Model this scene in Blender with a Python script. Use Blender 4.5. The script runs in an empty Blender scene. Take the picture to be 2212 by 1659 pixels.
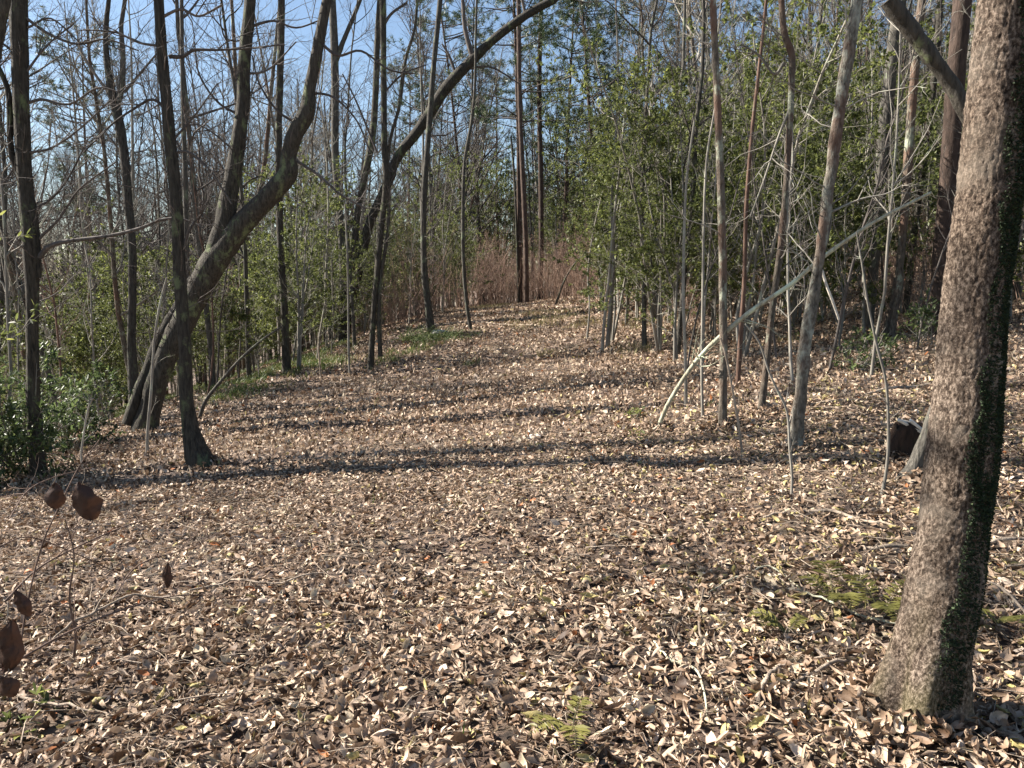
import bpy, math
import numpy as np
from mathutils import Vector

# ------------------------------------------------------------------ camera, sky, sun, exposure
scene = bpy.context.scene
W, H, FPX = 2212.0, 1659.0, 1661.0
PITCH = math.radians(7.9)
CAMZ = 1.6
cam_data = bpy.data.cameras.new('camera')
cam_data.sensor_width = 36.0
cam_data.lens = 36.0 * FPX / W
cam_data.clip_start = 0.05
cam_data.clip_end = 2000.0
cam = bpy.data.objects.new('camera', cam_data)
cam.location = (0, 0, CAMZ)
cam.rotation_euler = (math.pi / 2 - PITCH, 0, 0)
scene.collection.objects.link(cam)
scene.camera = cam

SUN_EL, SUN_A = math.radians(39.0), math.radians(15.0)      # SUN_A: degrees ahead of straight left
S = Vector((-math.cos(SUN_EL) * math.cos(SUN_A), math.cos(SUN_EL) * math.sin(SUN_A), math.sin(SUN_EL)))
world = bpy.data.worlds.new('World')
scene.world = world
world.use_nodes = True
wn = world.node_tree
bg = wn.nodes['Background']
sky = wn.nodes.new('ShaderNodeTexSky')
sky.sky_type = 'NISHITA'
sky.sun_disc = False
sky.sun_elevation = SUN_EL
sky.sun_rotation = math.atan2(S.x, S.y)
sky.air_density = 1.0
sky.dust_density = 0.3
wn.links.new(sky.outputs[0], bg.inputs[0])
bg.inputs[1].default_value = 0.05
sun = bpy.data.lights.new('sun', 'SUN')
sun.energy = 5.0
sun.angle = math.radians(0.5)
sun.color = (1.0, 0.93, 0.84)
suno = bpy.data.objects.new('sun', sun)
suno.rotation_euler = (-S).to_track_quat('-Z', 'Y').to_euler()
scene.collection.objects.link(suno)
scene.view_settings.view_transform = 'Standard'
scene.view_settings.look = 'None'
scene.view_settings.gamma = 1.0
scene.view_settings.use_curve_mapping = False
scene.view_settings.exposure = 1.75
scene.cycles.max_bounces = 5
scene.cycles.diffuse_bounces = 1
scene.cycles.glossy_bounces = 1
scene.cycles.transmission_bounces = 2

rng = np.random.default_rng(7)
U = rng.uniform
C = scene.collection

# ------------------------------------------------------------------ numeric helpers
def _hash(ix, iy, iz, seed):
    n = (ix * 374761393 + iy * 668265263 + iz * 2147483647 + seed * 974634777) & 0xffffffff
    n = ((n ^ (n >> 13)) * 1274126177) & 0xffffffff
    n = (n ^ (n >> 16)) & 0xffff
    return n / 32767.5 - 1.0

def vnoise(x, y, z=0.0, seed=0):
    x = np.asarray(x, float); y = np.asarray(y, float); z = np.zeros_like(x) + z
    ix = np.floor(x).astype(np.int64); iy = np.floor(y).astype(np.int64); iz = np.floor(z).astype(np.int64)
    fx, fy, fz = x - ix, y - iy, z - iz
    fx = fx * fx * (3 - 2 * fx); fy = fy * fy * (3 - 2 * fy); fz = fz * fz * (3 - 2 * fz)
    r = 0.0
    for a in (0, 1):
        for b in (0, 1):
            for c in (0, 1):
                w = (fx if a else 1 - fx) * (fy if b else 1 - fy) * (fz if c else 1 - fz)
                r = r + w * _hash(ix + a, iy + b, iz + c, seed)
    return r

def sstep(v, a, b):
    t = np.clip((np.asarray(v, float) - a) / (b - a), 0, 1)
    return t * t * (3 - 2 * t)

def rim(y):
    return np.interp(y, [0, 6, 10, 13, 17, 20, 28, 40, 80], [-7.5, -7.0, -6.6, -6.3, -5.0, -3.6, -2.2, -3.0, -8.0])

def hf(x, y):
    """height of the ground: a bench path across a slope that rises to the right"""
    x = np.asarray(x, float); y = np.asarray(y, float)
    s = 0.03 + 0.095 * sstep(y, 2.5, 8.0) - 0.02 * sstep(y, 14, 30)
    xx = np.clip(x, -30, 60)
    z = s * xx
    z = z - 0.06 * np.exp(-((x - 0.2) / 2.2) ** 2) * sstep(y, 4, 9)          # worn hollow of the path
    z = z + 0.55 * sstep(y, 12, 30) - 2.2 * sstep(y, 33, 75)
    over = np.maximum(rim(y) - x, 0)
    z = z - 0.26 * over ** 2 / (over + 2.2) * (1 - 0.55 * sstep(over, 8, 40)) * sstep(y, -4, 8)
    z = z + 0.05 * vnoise(x * 0.7, y * 0.7, 0, 3) + 0.025 * vnoise(x * 2.3, y * 2.3, 0, 4) + 0.25 * vnoise(x * 0.09, y * 0.09, 0, 5) * sstep(np.hypot(x, y), 10, 30)
    return z - Z0

Z0 = 0.0
Z0 = float(hf(0.0, 0.0))

def ray(px, py):
    xr = (px - W / 2) / FPX; yr = -(py - H / 2) / FPX
    return np.array([xr, math.cos(PITCH) + math.sin(PITCH) * yr, -math.sin(PITCH) + math.cos(PITCH) * yr])

def hit(px, py, tmax=70):
    """where the sight line of a place in the picture meets the ground"""
    d = ray(px, py)
    ts = np.arange(1.0, tmax, 0.03)
    z = CAMZ + d[2] * ts - hf(d[0] * ts, d[1] * ts)
    k = np.argmax(z < 0)
    if z[k] >= 0: k = len(ts) - 1
    t = ts[k]
    return np.array([d[0] * t, d[1] * t, float(hf(d[0] * t, d[1] * t))])

def at(px, py, Y):
    d = ray(px, py)
    return np.array([0, 0, CAMZ]) + d * (Y / d[1])

def proj(p):
    x, y, z = p[0], p[1], p[2] - CAMZ
    zc = y * math.cos(PITCH) - z * math.sin(PITCH)
    yc = y * math.sin(PITCH) + z * math.cos(PITCH)
    return W / 2 + FPX * x / zc, H / 2 - FPX * yc / zc

def nrm(v):
    return v / np.maximum(np.linalg.norm(v, axis=-1, keepdims=True), 1e-9)

class MB:
    """collects faces and links them as one mesh object"""
    def __init__(s):
        s.v = []; s.f = []; s.n = 0; s.t = []
    def add(s, v, f, tone=None):
        v = np.asarray(v, np.float32).reshape(-1, 3)
        f = np.asarray(f, np.int64)
        s.f.append(f + s.n); s.v.append(v)
        s.t.append(np.zeros(len(v), np.float32) if tone is None else np.asarray(tone, np.float32).reshape(-1))
        s.n += len(v)
    def tubes(s, P, R, sides=4, tone=None, cap=False, bump=0.0, seed=0):
        P = np.asarray(P, float); R = np.asarray(R, float)
        if P.ndim == 2: P = P[None]; R = R[None]
        N, K, _ = P.shape
        T = np.empty_like(P)
        T[:, 1:-1] = P[:, 2:] - P[:, :-2]; T[:, 0] = P[:, 1] - P[:, 0]; T[:, -1] = P[:, -1] - P[:, -2]
        T = nrm(T)
        ov = np.abs(nrm(P[:, -1] - P[:, 0]))
        ref = np.zeros((N, 3)); ref[np.arange(N), np.argmin(ov, axis=1)] = 1
        u = nrm(np.cross(T, ref[:, None, :])); v = np.cross(T, u)
        a = np.arange(sides) / sides * 2 * np.pi
        ca, sa = np.cos(a), np.sin(a)
        dirs = u[:, :, None, :] * ca[None, None, :, None] + v[:, :, None, :] * sa[None, None, :, None]
        rr = np.repeat(R[:, :, None], sides, axis=2)
        if bump:
            q = P[:, :, None, :] + dirs * R[:, :, None, None]
            sc = 1.0 / max(float(R.mean()), 1e-3)
            rr = rr * (1 + bump * vnoise(q[..., 0] * sc * 1.3, q[..., 1] * sc * 1.3, q[..., 2] * sc * 0.45, seed)
                         + bump * 0.6 * vnoise(q[..., 0] * sc * 3.1, q[..., 1] * sc * 3.1, q[..., 2] * sc * 1.0, seed + 1))
        V = P[:, :, None, :] + dirs * rr[..., None]
        base = np.arange(N)[:, None, None] * K * sides + np.arange(K - 1)[None, :, None] * sides
        j = np.arange(sides)[None, None, :]; j2 = (j + 1) % sides
        F = np.stack([base + j, base + j2, base + sides + j2, base + sides + j], -1).reshape(-1, 4)
        tn = None if tone is None else np.repeat(np.asarray(tone, float).reshape(N), K * sides)
        s.add(V.reshape(-1, 3), F, tn)
        if cap:
            for e in (0, K - 1):
                for n in range(N):
                    c = P[n, e]
                    vv = np.vstack([V[n, e], c[None]])
                    ff = [(i, (i + 1) % sides, sides) if e else ((i + 1) % sides, i, sides) for i in range(sides)]
                    s.add(vv, ff, None if tone is None else [np.asarray(tone).reshape(N)[n]] * (sides + 1))
        return s
    def inst(s, tv, tf, pos, rot, sc, tone=None):
        tv = np.asarray(tv, float); tf = np.asarray(tf)
        N = len(pos)
        sc = np.asarray(sc, float)
        if sc.ndim == 1: sc = np.repeat(sc[:, None], 3, 1)
        V = np.einsum('nij,nvj->nvi', rot, tv[None] * sc[:, None, :]) + np.asarray(pos)[:, None, :]
        F = (tf[None] + (np.arange(N) * len(tv))[:, None, None]).reshape(-1, tf.shape[1])
        s.add(V.reshape(-1, 3), F, None if tone is None else np.repeat(tone, len(tv)))
    def mesh(s, name, mat, smooth=True, origin=None):
        v = np.concatenate(s.v)
        if origin is not None: v = v - np.asarray(origin, np.float32)
        me = bpy.data.meshes.new(name)
        me.vertices.add(len(v)); me.vertices.foreach_set('co', v.astype(np.float32).ravel())
        loops = np.concatenate([f.ravel() for f in s.f])
        tot = np.concatenate([np.full(len(f), f.shape[1], np.int32) for f in s.f])
        st = np.concatenate([[0], np.cumsum(tot)[:-1]]).astype(np.int32)
        me.loops.add(len(loops)); me.loops.foreach_set('vertex_index', loops.astype(np.int32))
        me.polygons.add(len(tot)); me.polygons.foreach_set('loop_start', st); me.polygons.foreach_set('loop_total', tot)
        me.polygons.foreach_set('use_smooth', np.full(len(tot), smooth))
        at_ = me.attributes.new('tone', 'FLOAT', 'POINT'); at_.data.foreach_set('value', np.concatenate(s.t))
        me.update(calc_edges=True)
        me.materials.append(mat)
        return me
    def build(s, name, mat, parent=None, smooth=True, origin=None):
        return mkobj(name, s.mesh(name, mat, smooth, origin), parent)

def mkobj(name, me, parent=None, loc=None):
    o = bpy.data.objects.new(name, me); C.objects.link(o)
    if parent: o.parent = parent
    if loc is not None: o.location = [float(c) for c in loc]
    return o

def tag(o, label=None, cat=None, group=None, kind=None):
    if label: o['label'] = label
    if cat: o['category'] = cat
    if group: o['group'] = group
    if kind: o['kind'] = kind
    return o

def thing(name, label, cat, loc, group=None):
    o = bpy.data.objects.new(name, None); C.objects.link(o)
    o.empty_display_size = 0.2
    o.location = [float(c) for c in loc]
    return tag(o, label, cat, group)

def copy_tree(o, parent=None):
    c = o.copy(); C.objects.link(c); c.parent = parent
    for ch in KIDS.get(o.name, []): copy_tree(ch, c)
    return c
KIDS = {}

def rotm(yaw, tilt, roll):
    """rotation matrices: roll about x, tilt about y, yaw about z"""
    cy, sy, ct, st, cr, sr = np.cos(yaw), np.sin(yaw), np.cos(tilt), np.sin(tilt), np.cos(roll), np.sin(roll)
    z, o = np.zeros_like(cy), np.ones_like(cy)
    Rz = np.stack([np.stack([cy, -sy, z], -1), np.stack([sy, cy, z], -1), np.stack([z, z, o], -1)], -2)
    Ry = np.stack([np.stack([ct, z, st], -1), np.stack([z, o, z], -1), np.stack([-st, z, ct], -1)], -2)
    Rx = np.stack([np.stack([o, z, z], -1), np.stack([z, cr, -sr], -1), np.stack([z, sr, cr], -1)], -2)
    return Rz @ Ry @ Rx

def aim(d, roll):
    """rotation matrices taking +x to the directions d"""
    d = nrm(d)
    yaw = np.arctan2(d[:, 1], d[:, 0]); tilt = -np.arcsin(np.clip(d[:, 2], -1, 1))
    return rotm(yaw, tilt, roll)

def smooth_path(pts, per=5):
    """Catmull-Rom through rows of numbers"""
    p = np.asarray(pts, float)
    if len(p) < 3:
        t = np.linspace(0, 1, per * 2)[:, None]
        return p[0] * (1 - t) + p[-1] * t
    q = np.vstack([2 * p[0] - p[1], p, 2 * p[-1] - p[-2]])
    out = []
    for i in range(1, len(q) - 2):
        t = np.linspace(0, 1, per, endpoint=False)[:, None]
        a, b, c, d = q[i - 1], q[i], q[i + 1], q[i + 2]
        out.append(0.5 * (2 * b + (c - a) * t + (2 * a - 5 * b + 4 * c - d) * t ** 2 + (3 * b - a - 3 * c + d) * t ** 3))
    out.append(p[-1][None])
    return np.vstack(out)

def grow(P, R, n, tr, ln, ang, k=5, rad=0.02, up=0.1, wob=0.15, tip=0.3, g=None):
    g = g or rng
    P = np.asarray(P, float); R = np.asarray(R, float)
    if P.ndim == 2: P = P[None]; R = R[None]
    M, K, _ = P.shape
    idx = np.repeat(np.arange(M), n); N = len(idx)
    t = g.uniform(tr[0], tr[1], N)
    f = t * (K - 1); i = np.minimum(f.astype(int), K - 2); w = (f - i)[:, None]
    p0 = P[idx, i] * (1 - w) + P[idx, i + 1] * w
    r0 = R[idx, i] * (1 - w[:, 0]) + R[idx, i + 1] * w[:, 0]
    T = nrm(P[idx, i + 1] - P[idx, i])
    perp = nrm(np.cross(T, g.normal(size=(N, 3))))
    a = np.radians(g.uniform(ang[0], ang[1], N))[:, None]
    d = nrm(np.cos(a) * T + np.sin(a) * perp)
    L = ln * g.uniform(0.5, 1.25, N) * (1 - 0.55 * (t - tr[0]) / max(tr[1] - tr[0], 1e-6))
    out = np.empty((N, k, 3)); out[:, 0] = p0
    step = (L / (k - 1))[:, None]
    for j in range(1, k):
        d = nrm(d + g.normal(size=(N, 3)) * wob + np.array([0, 0, up]))
        out[:, j] = out[:, j - 1] + d * step
    rs = np.minimum(rad * g.uniform(0.7, 1.3, N), r0 * 0.7)
    rr = rs[:, None] * np.linspace(1, tip, k)[None]
    return out, rr

# ------------------------------------------------------------------ materials
def mat(name):
    m = bpy.data.materials.new(name); m.use_nodes = True
    nt = m.node_tree; nt.nodes.clear()
    out = nt.nodes.new('ShaderNodeOutputMaterial')
    b = nt.nodes.new('ShaderNodeBsdfPrincipled')
    b.inputs['Roughness'].default_value = 0.85
    nt.links.new(b.outputs[0], out.inputs[0])
    return m, nt, b, out
def N_(nt, typ, **kw):
    n = nt.nodes.new(typ)
    for k, v in kw.items(): setattr(n, k, v)
    return n
def ramp(nt, stops, src):
    r = N_(nt, 'ShaderNodeValToRGB')
    e = r.color_ramp.elements
    while len(e) < len(stops): e.new(0.5)
    for el, (p, c) in zip(e, stops):
        el.position = p; el.color = (*c, 1)
    nt.links.new(src, r.inputs[0])
    return r.outputs[0]
def noise(nt, scale, detail=4, vec=None, rough=0.6, dist=0.0):
    n = N_(nt, 'ShaderNodeTexNoise')
    n.inputs['Scale'].default_value = scale; n.inputs['Detail'].default_value = detail
    n.inputs['Roughness'].default_value = rough; n.inputs['Distortion'].default_value = dist
    if vec is not None: nt.links.new(vec, n.inputs['Vector'])
    return n.outputs['Fac']
def mapping(nt, sc, coord='Object'):
    tc = N_(nt, 'ShaderNodeTexCoord'); mp = N_(nt, 'ShaderNodeMapping')
    mp.inputs['Scale'].default_value = sc
    nt.links.new(tc.outputs[coord], mp.inputs[0])
    return mp.outputs[0]
def mixc(nt, fac, a, b, mode='MIX'):
    m = N_(nt, 'ShaderNodeMix', data_type='RGBA', blend_type=mode)
    for s, v in ((0, fac), (6, a), (7, b)):
        if isinstance(v, (int, float)): m.inputs[s].default_value = v
        elif isinstance(v, tuple): m.inputs[s].default_value = (*v, 1)
        else: nt.links.new(v, m.inputs[s])
    return m.outputs[2]

def bark(name, dark, light, lichen=None, amount=0.5, scale=9.0, bump=0.6, stretch=0.18, redbase=None):
    m, nt, b, out = mat(name)
    v = mapping(nt, (1, 1, stretch))
    n1 = noise(nt, scale * 3, 6, v, 0.65)
    n2 = noise(nt, scale * 0.4, 3, mapping(nt, (1, 1, 0.5)))
    col = ramp(nt, [(0.32, dark), (0.66, light)], n1)
    col = mixc(nt, ramp(nt, [(0.35, (0, 0, 0)), (0.7, (0.6, 0.6, 0.6))], n2), col, tuple(0.55 * (a + c) for a, c in zip(dark, light)))
    if redbase:
        n5 = noise(nt, 1.6, 3, mapping(nt, (1, 1, 0.8)))
        col = mixc(nt, ramp(nt, [(0.47, (0, 0, 0)), (0.6, (0.75, 0.75, 0.75))], n5), col, redbase)
    if lichen:
        n3 = noise(nt, 5.0, 5, mapping(nt, (1, 1, 0.6)), 0.7)
        col = mixc(nt, ramp(nt, [(0.62 - 0.2 * amount, (0, 0, 0)), (0.70 - 0.14 * amount, (0.85, 0.85, 0.85))], n3), col, lichen)
    oi = N_(nt, 'ShaderNodeObjectInfo')
    hsv = N_(nt, 'ShaderNodeHueSaturation')
    mr = N_(nt, 'ShaderNodeMapRange'); mr.inputs[3].default_value = 0.7; mr.inputs[4].default_value = 1.3
    nt.links.new(oi.outputs['Random'], mr.inputs[0]); nt.links.new(mr.outputs[0], hsv.inputs['Value'])
    nt.links.new(col, hsv.inputs['Color'])
    nt.links.new(hsv.outputs[0], b.inputs['Base Color'])
    bp = N_(nt, 'ShaderNodeBump'); bp.inputs['Strength'].default_value = bump; bp.inputs['Distance'].default_value = 0.03
    nt.links.new(n1, bp.inputs['Height']); nt.links.new(bp.outputs[0], b.inputs['Normal'])
    b.inputs['Specular IOR Level'].default_value = 0.2
    return m

def leafmat(name, stops, trans=0.3, rough=0.5, vein=False, spec=0.4):
    m, nt, b, out = mat(name)
    a = N_(nt, 'ShaderNodeAttribute', attribute_name='tone')
    col = ramp(nt, stops, a.outputs['Fac'])
    n = noise(nt, 60 if vein else 25, 3, mapping(nt, (1, 1, 1)))
    col = mixc(nt, 0.55, col, ramp(nt, [(0.3, (0.45, 0.43, 0.4)), (0.7, (1.0, 1.0, 1.0))], n), 'MULTIPLY')
    nt.links.new(col, b.inputs['Base Color'])
    b.inputs['Roughness'].default_value = rough
    b.inputs['Specular IOR Level'].default_value = spec
    if vein:
        bp = N_(nt, 'ShaderNodeBump'); bp.inputs['Strength'].default_value = 0.5; bp.inputs['Distance'].default_value = 0.004
        nt.links.new(n, bp.inputs['Height']); nt.links.new(bp.outputs[0], b.inputs['Normal'])
    if trans:
        t = N_(nt, 'ShaderNodeBsdfTranslucent'); mx = N_(nt, 'ShaderNodeMixShader')
        mx.inputs[0].default_value = trans
        nt.links.new(col, t.inputs[0]); nt.links.new(b.outputs[0], mx.inputs[1]); nt.links.new(t.outputs[0], mx.inputs[2])
        nt.links.new(mx.outputs[0], out.inputs[0])
    return m

M = {}
M['grey'] = bark('grey_bark', (0.018, 0.016, 0.014), (0.15, 0.138, 0.115), (0.20, 0.23, 0.15), 0.3, 14, 1.0)
M['dark'] = bark('dark_bark', (0.012, 0.011, 0.009), (0.10, 0.088, 0.07), (0.17, 0.20, 0.10), 0.35, 14, 1.0)
M['lichen'] = bark('lichen_bark', (0.016, 0.012, 0.009), (0.19, 0.16, 0.125), (0.33, 0.36, 0.27), 0.42, 12, 1.0, 0.3, redbase=(0.15, 0.085, 0.058))
M['flaky'] = bark('flaky_bark', (0.016, 0.012, 0.009), (0.32, 0.285, 0.23), (0.50, 0.52, 0.43), 0.6, 14, 1.0, 0.35, redbase=(0.20, 0.11, 0.075))
M['red'] = bark('reddish_bark', (0.05, 0.028, 0.02), (0.24, 0.15, 0.11), (0.30, 0.30, 0.23), 0.25)
M['pine'] = bark('pine_bark', (0.02, 0.014, 0.011), (0.13, 0.09, 0.07), None, 0, 6, 1.0, 0.3)
M['twig'] = bark('twig_bark', (0.11, 0.095, 0.08), (0.30, 0.28, 0.235), (0.34, 0.37, 0.28), 0.3, 6, 0.1)
M['twigdark'] = bark('dark_twig_bark', (0.035, 0.03, 0.027), (0.15, 0.13, 0.115), None, 0, 6, 0.1)
M['twigmid'] = bark('mid_twig_bark', (0.06, 0.05, 0.045), (0.24, 0.215, 0.185), None, 0, 6, 0.1)
M['brush'] = bark('brush_stem', (0.13, 0.085, 0.06), (0.36, 0.25, 0.19), None, 0, 6, 0.1)
M['pole'] = bark('pale_pole_bark', (0.16, 0.135, 0.09), (0.52, 0.50, 0.37), (0.58, 0.64, 0.46), 0.6, 12, 0.6)
M['deadwood'] = bark('dead_wood', (0.12, 0.09, 0.065), (0.38, 0.31, 0.24), None, 0, 8, 0.6)
M['rotten'] = bark('rotten_wood', (0.010, 0.007, 0.005), (0.05, 0.03, 0.02), (0.03, 0.045, 0.02), 0.3, 14, 1.0)
M['bramble'] = bark('bramble_bark', (0.03, 0.018, 0.014), (0.16, 0.11, 0.085), None, 0, 8, 0.3)
M['chip'] = bark('split_wood', (0.40, 0.35, 0.28), (0.70, 0.64, 0.54), None, 0, 10, 0.4)
M['green'] = leafmat('evergreen_leaf', [(0, (0.04, 0.06, 0.018)), (0.5, (0.13, 0.155, 0.05)), (0.8, (0.21, 0.24, 0.07)), (1, (0.36, 0.38, 0.11))], 0.5, 0.5, spec=0.35)
M['shrub'] = leafmat('shrub_leaf', [(0, (0.03, 0.05, 0.02)), (0.7, (0.13, 0.18, 0.065)), (1, (0.28, 0.32, 0.11))], 0.45, 0.42, spec=0.45)
M['needle'] = leafmat('pine_needle', [(0, (0.030, 0.055, 0.022)), (0.6, (0.07, 0.11, 0.04)), (1, (0.14, 0.15, 0.05))], 0.2, 0.5)
M['grass'] = leafmat('grass_blade', [(0, (0.06, 0.11, 0.02)), (0.6, (0.14, 0.20, 0.05)), (1, (0.32, 0.31, 0.12))], 0.3, 0.5)
M['yellowgrass'] = leafmat('dry_grass_blade', [(0, (0.16, 0.15, 0.05)), (1, (0.36, 0.30, 0.15))], 0.3, 0.5)
M['fern'] = leafmat('fern_frond', [(0, (0.09, 0.095, 0.022)), (1, (0.26, 0.24, 0.07))], 0.3, 0.5)
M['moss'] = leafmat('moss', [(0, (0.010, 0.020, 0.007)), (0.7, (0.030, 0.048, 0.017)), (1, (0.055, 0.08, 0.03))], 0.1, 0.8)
DRY = [(0, (0.035, 0.018, 0.010)), (0.2, (0.12, 0.070, 0.040)), (0.45, (0.31, 0.21, 0.138)), (0.7, (0.53, 0.395, 0.285)), (0.84, (0.70, 0.57, 0.45)), (0.9, (0.44, 0.37, 0.16)), (0.965, (0.46, 0.38, 0.15)), (1, (0.42, 0.16, 0.06))]
M['dry'] = leafmat('dry_leaf', DRY, 0.12, 0.6, True, spec=0.3)
M['deadleaf'] = leafmat('hanging_dead_leaf', [(0, (0.035, 0.016, 0.010)), (1, (0.10, 0.045, 0.025))], 0.15, 0.6, True)
M['rust'] = leafmat('rust_leaf', [(0, (0.16, 0.07, 0.04)), (1, (0.34, 0.17, 0.10))], 0.35, 0.6)

m, nt, b, _ = mat('leafy_soil')
v = mapping(nt, (1, 1, 1))
n1 = noise(nt, 14, 8, v, 0.75); n2 = noise(nt, 1.2, 4, v)
vo = N_(nt, 'ShaderNodeTexVoronoi'); vo.inputs['Scale'].default_value = 17; nt.links.new(v, vo.inputs['Vector'])
sep = N_(nt, 'ShaderNodeSeparateColor'); nt.links.new(vo.outputs['Color'], sep.inputs[0])
c1 = ramp(nt, [(0.0, (0.035, 0.02, 0.013)), (0.4, (0.13, 0.08, 0.055)), (0.8, (0.30, 0.21, 0.15)), (1, (0.40, 0.30, 0.2))], sep.outputs[0])
c1 = mixc(nt, 0.9, c1, ramp(nt, [(0.3, (0.25, 0.22, 0.2)), (0.65, (1, 1, 1))], n1), 'MULTIPLY')
c1 = mixc(nt, ramp(nt, [(0.45, (0, 0, 0)), (0.75, (0.35, 0.35, 0.35))], n2), c1, (0.09, 0.08, 0.035))
nt.links.new(c1, b.inputs['Base Color'])
bp = N_(nt, 'ShaderNodeBump'); bp.inputs['Strength'].default_value = 1.0; bp.inputs['Distance'].default_value = 0.05
nt.links.new(n1, bp.inputs['Height']); nt.links.new(bp.outputs[0], b.inputs['Normal'])
M['soil'] = m

# big trunk bark: grey-tan, finely fissured, mossy at the foot
m, nt, b, _ = mat('maple_bark')
v = mapping(nt, (1, 1, 0.65)); v2 = mapping(nt, (1, 1, 1))
n1 = noise(nt, 95, 7, v, 0.75, 0.3); n2 = noise(nt, 4.5, 4, v2, 0.6); n3 = noise(nt, 120, 3, v2)
c1 = ramp(nt, [(0.38, (0.025, 0.017, 0.012)), (0.5, (0.14, 0.105, 0.08)), (0.62, (0.42, 0.34, 0.27))], n1)
c1 = mixc(nt, ramp(nt, [(0.52, (0, 0, 0)), (0.66, (0.5, 0.5, 0.5))], n2), c1, (0.38, 0.33, 0.27))
n4 = noise(nt, 2.2, 3, mapping(nt, (1, 1, 0.35)), 0.5)
c1 = mixc(nt, 0.8, c1, ramp(nt, [(0.4, (0.62, 0.58, 0.54)), (0.6, (1, 1, 1))], n4), 'MULTIPLY')
gm = N_(nt, 'ShaderNodeAttribute', attribute_name='tone')
c1 = mixc(nt, gm.outputs['Fac'], c1, ramp(nt, [(0.35, (0.045, 0.042, 0.015)), (0.65, (0.16, 0.14, 0.065))], n1))
nt.links.new(c1, b.inputs['Base Color'])
bp = N_(nt, 'ShaderNodeBump'); bp.inputs['Strength'].default_value = 1.0; bp.inputs['Distance'].default_value = 0.014
nt.links.new(n1, bp.inputs['Height']); nt.links.new(bp.outputs[0], b.inputs['Normal'])
b.inputs['Specular IOR Level'].default_value = 0.15
M['maple'] = m
m, nt, b, _ = mat('pale_rock')
n1 = noise(nt, 20, 6, mapping(nt, (1, 1, 1)))
nt.links.new(ramp(nt, [(0.3, (0.35, 0.34, 0.3)), (0.6, (0.75, 0.73, 0.68))], n1), b.inputs['Base Color'])
M['rock'] = m

# ------------------------------------------------------------------ ground
def axis(lo, hi, fine_lo, fine_hi, step, n):
    a = np.arange(fine_lo, fine_hi + 1e-6, step)
    l = fine_lo - np.geomspace(step, fine_lo - lo, n)[::-1]
    r = fine_hi + np.geomspace(step, hi - fine_hi, n)
    return np.concatenate([l, a, r])
xs = axis(-600, 600, -18, 18, 0.15, 50); ys = axis(-300, 900, -2, 34, 0.15, 50)
X, Y = np.meshgrid(xs, ys)
gb = MB()
ii = (np.arange(len(ys) - 1)[:, None] * len(xs) + np.arange(len(xs) - 1)[None]).ravel()
gb.add(np.stack([X, Y, hf(X, Y)], -1), np.stack([ii, ii + 1, ii + 1 + len(xs), ii + len(xs)], -1))
ground = gb.build('ground', M['soil'])
tag(ground, kind='structure')
ground['label'] = 'forest floor of brown leaf litter sloping up to the right'

def leaf_template(nl, nw, length=1.0, width=0.5, curl=0.8, bend=0.6, pointed=1.0, lob=0.0, g=rng):
    """a curled leaf blade, nl by nw quads, pinched at both ends"""
    t = np.linspace(0, 1, nl + 1); s = np.linspace(-1, 1, nw + 1)
    w = width * 0.5 * np.sin(np.pi * np.clip(t, 0.03, 0.98)) ** pointed * (1 + 0.25 * np.cos(np.pi * t))
    if lob: w = w * (1 + lob * np.sin(t * 19))
    T, Sx = np.meshgrid(t, s, indexing='ij')
    Wd = w[:, None]
    th = Sx * curl
    yy = Wd * np.sin(th) / max(curl, 0.05)
    zz = Wd * (1 - np.cos(th)) / max(curl, 0.05)
    tw = (T - 0.5) * g.uniform(-0.9, 0.9)
    y2 = yy * np.cos(tw) - zz * np.sin(tw); z2 = yy * np.sin(tw) + zz * np.cos(tw)
    ph = (T - 0.5) * bend
    xx = (T - 0.5) * length * np.sinc(ph / np.pi * 0.7)
    zz2 = z2 + bend * 0.5 * (T - 0.5) ** 2 * length
    zz2 = zz2 + g.normal(size=T.shape) * 0.03
    v = np.stack([xx, y2, zz2], -1).reshape(-1, 3)
    i = (np.arange(nl)[:, None] * (nw + 1) + np.arange(nw)[None]).ravel()
    f = np.stack([i, i + nw + 1, i + nw + 2, i + 1], -1)
    return v, f

def litter_tone(x, y, n):
    t = np.clip(rng.normal(0.54, 0.23, n) + 0.08 * vnoise(x * 1.1, y * 1.1, 0, 61), 0.02, 0.86)
    py = np.clip(0.015 + 0.10 * sstep(x, -0.6, 2.0) * (y < 9), 0, 1)
    k = rng.random(n)
    t = np.where(k < py, U(0.88, 0.96, n), t)
    t = np.where((k > 0.992), 1.0, t)
    return t

def scatter(y0, y1, dens, half=0.80):
    """random ground points between two distances, inside a wedge ahead"""
    n = int(half * (y1 * y1 - y0 * y0) * dens)
    y = np.sqrt(U(y0 * y0, y1 * y1, n)); x = U(-1, 1, n) * (half * y + 0.25)
    return x, y

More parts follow.
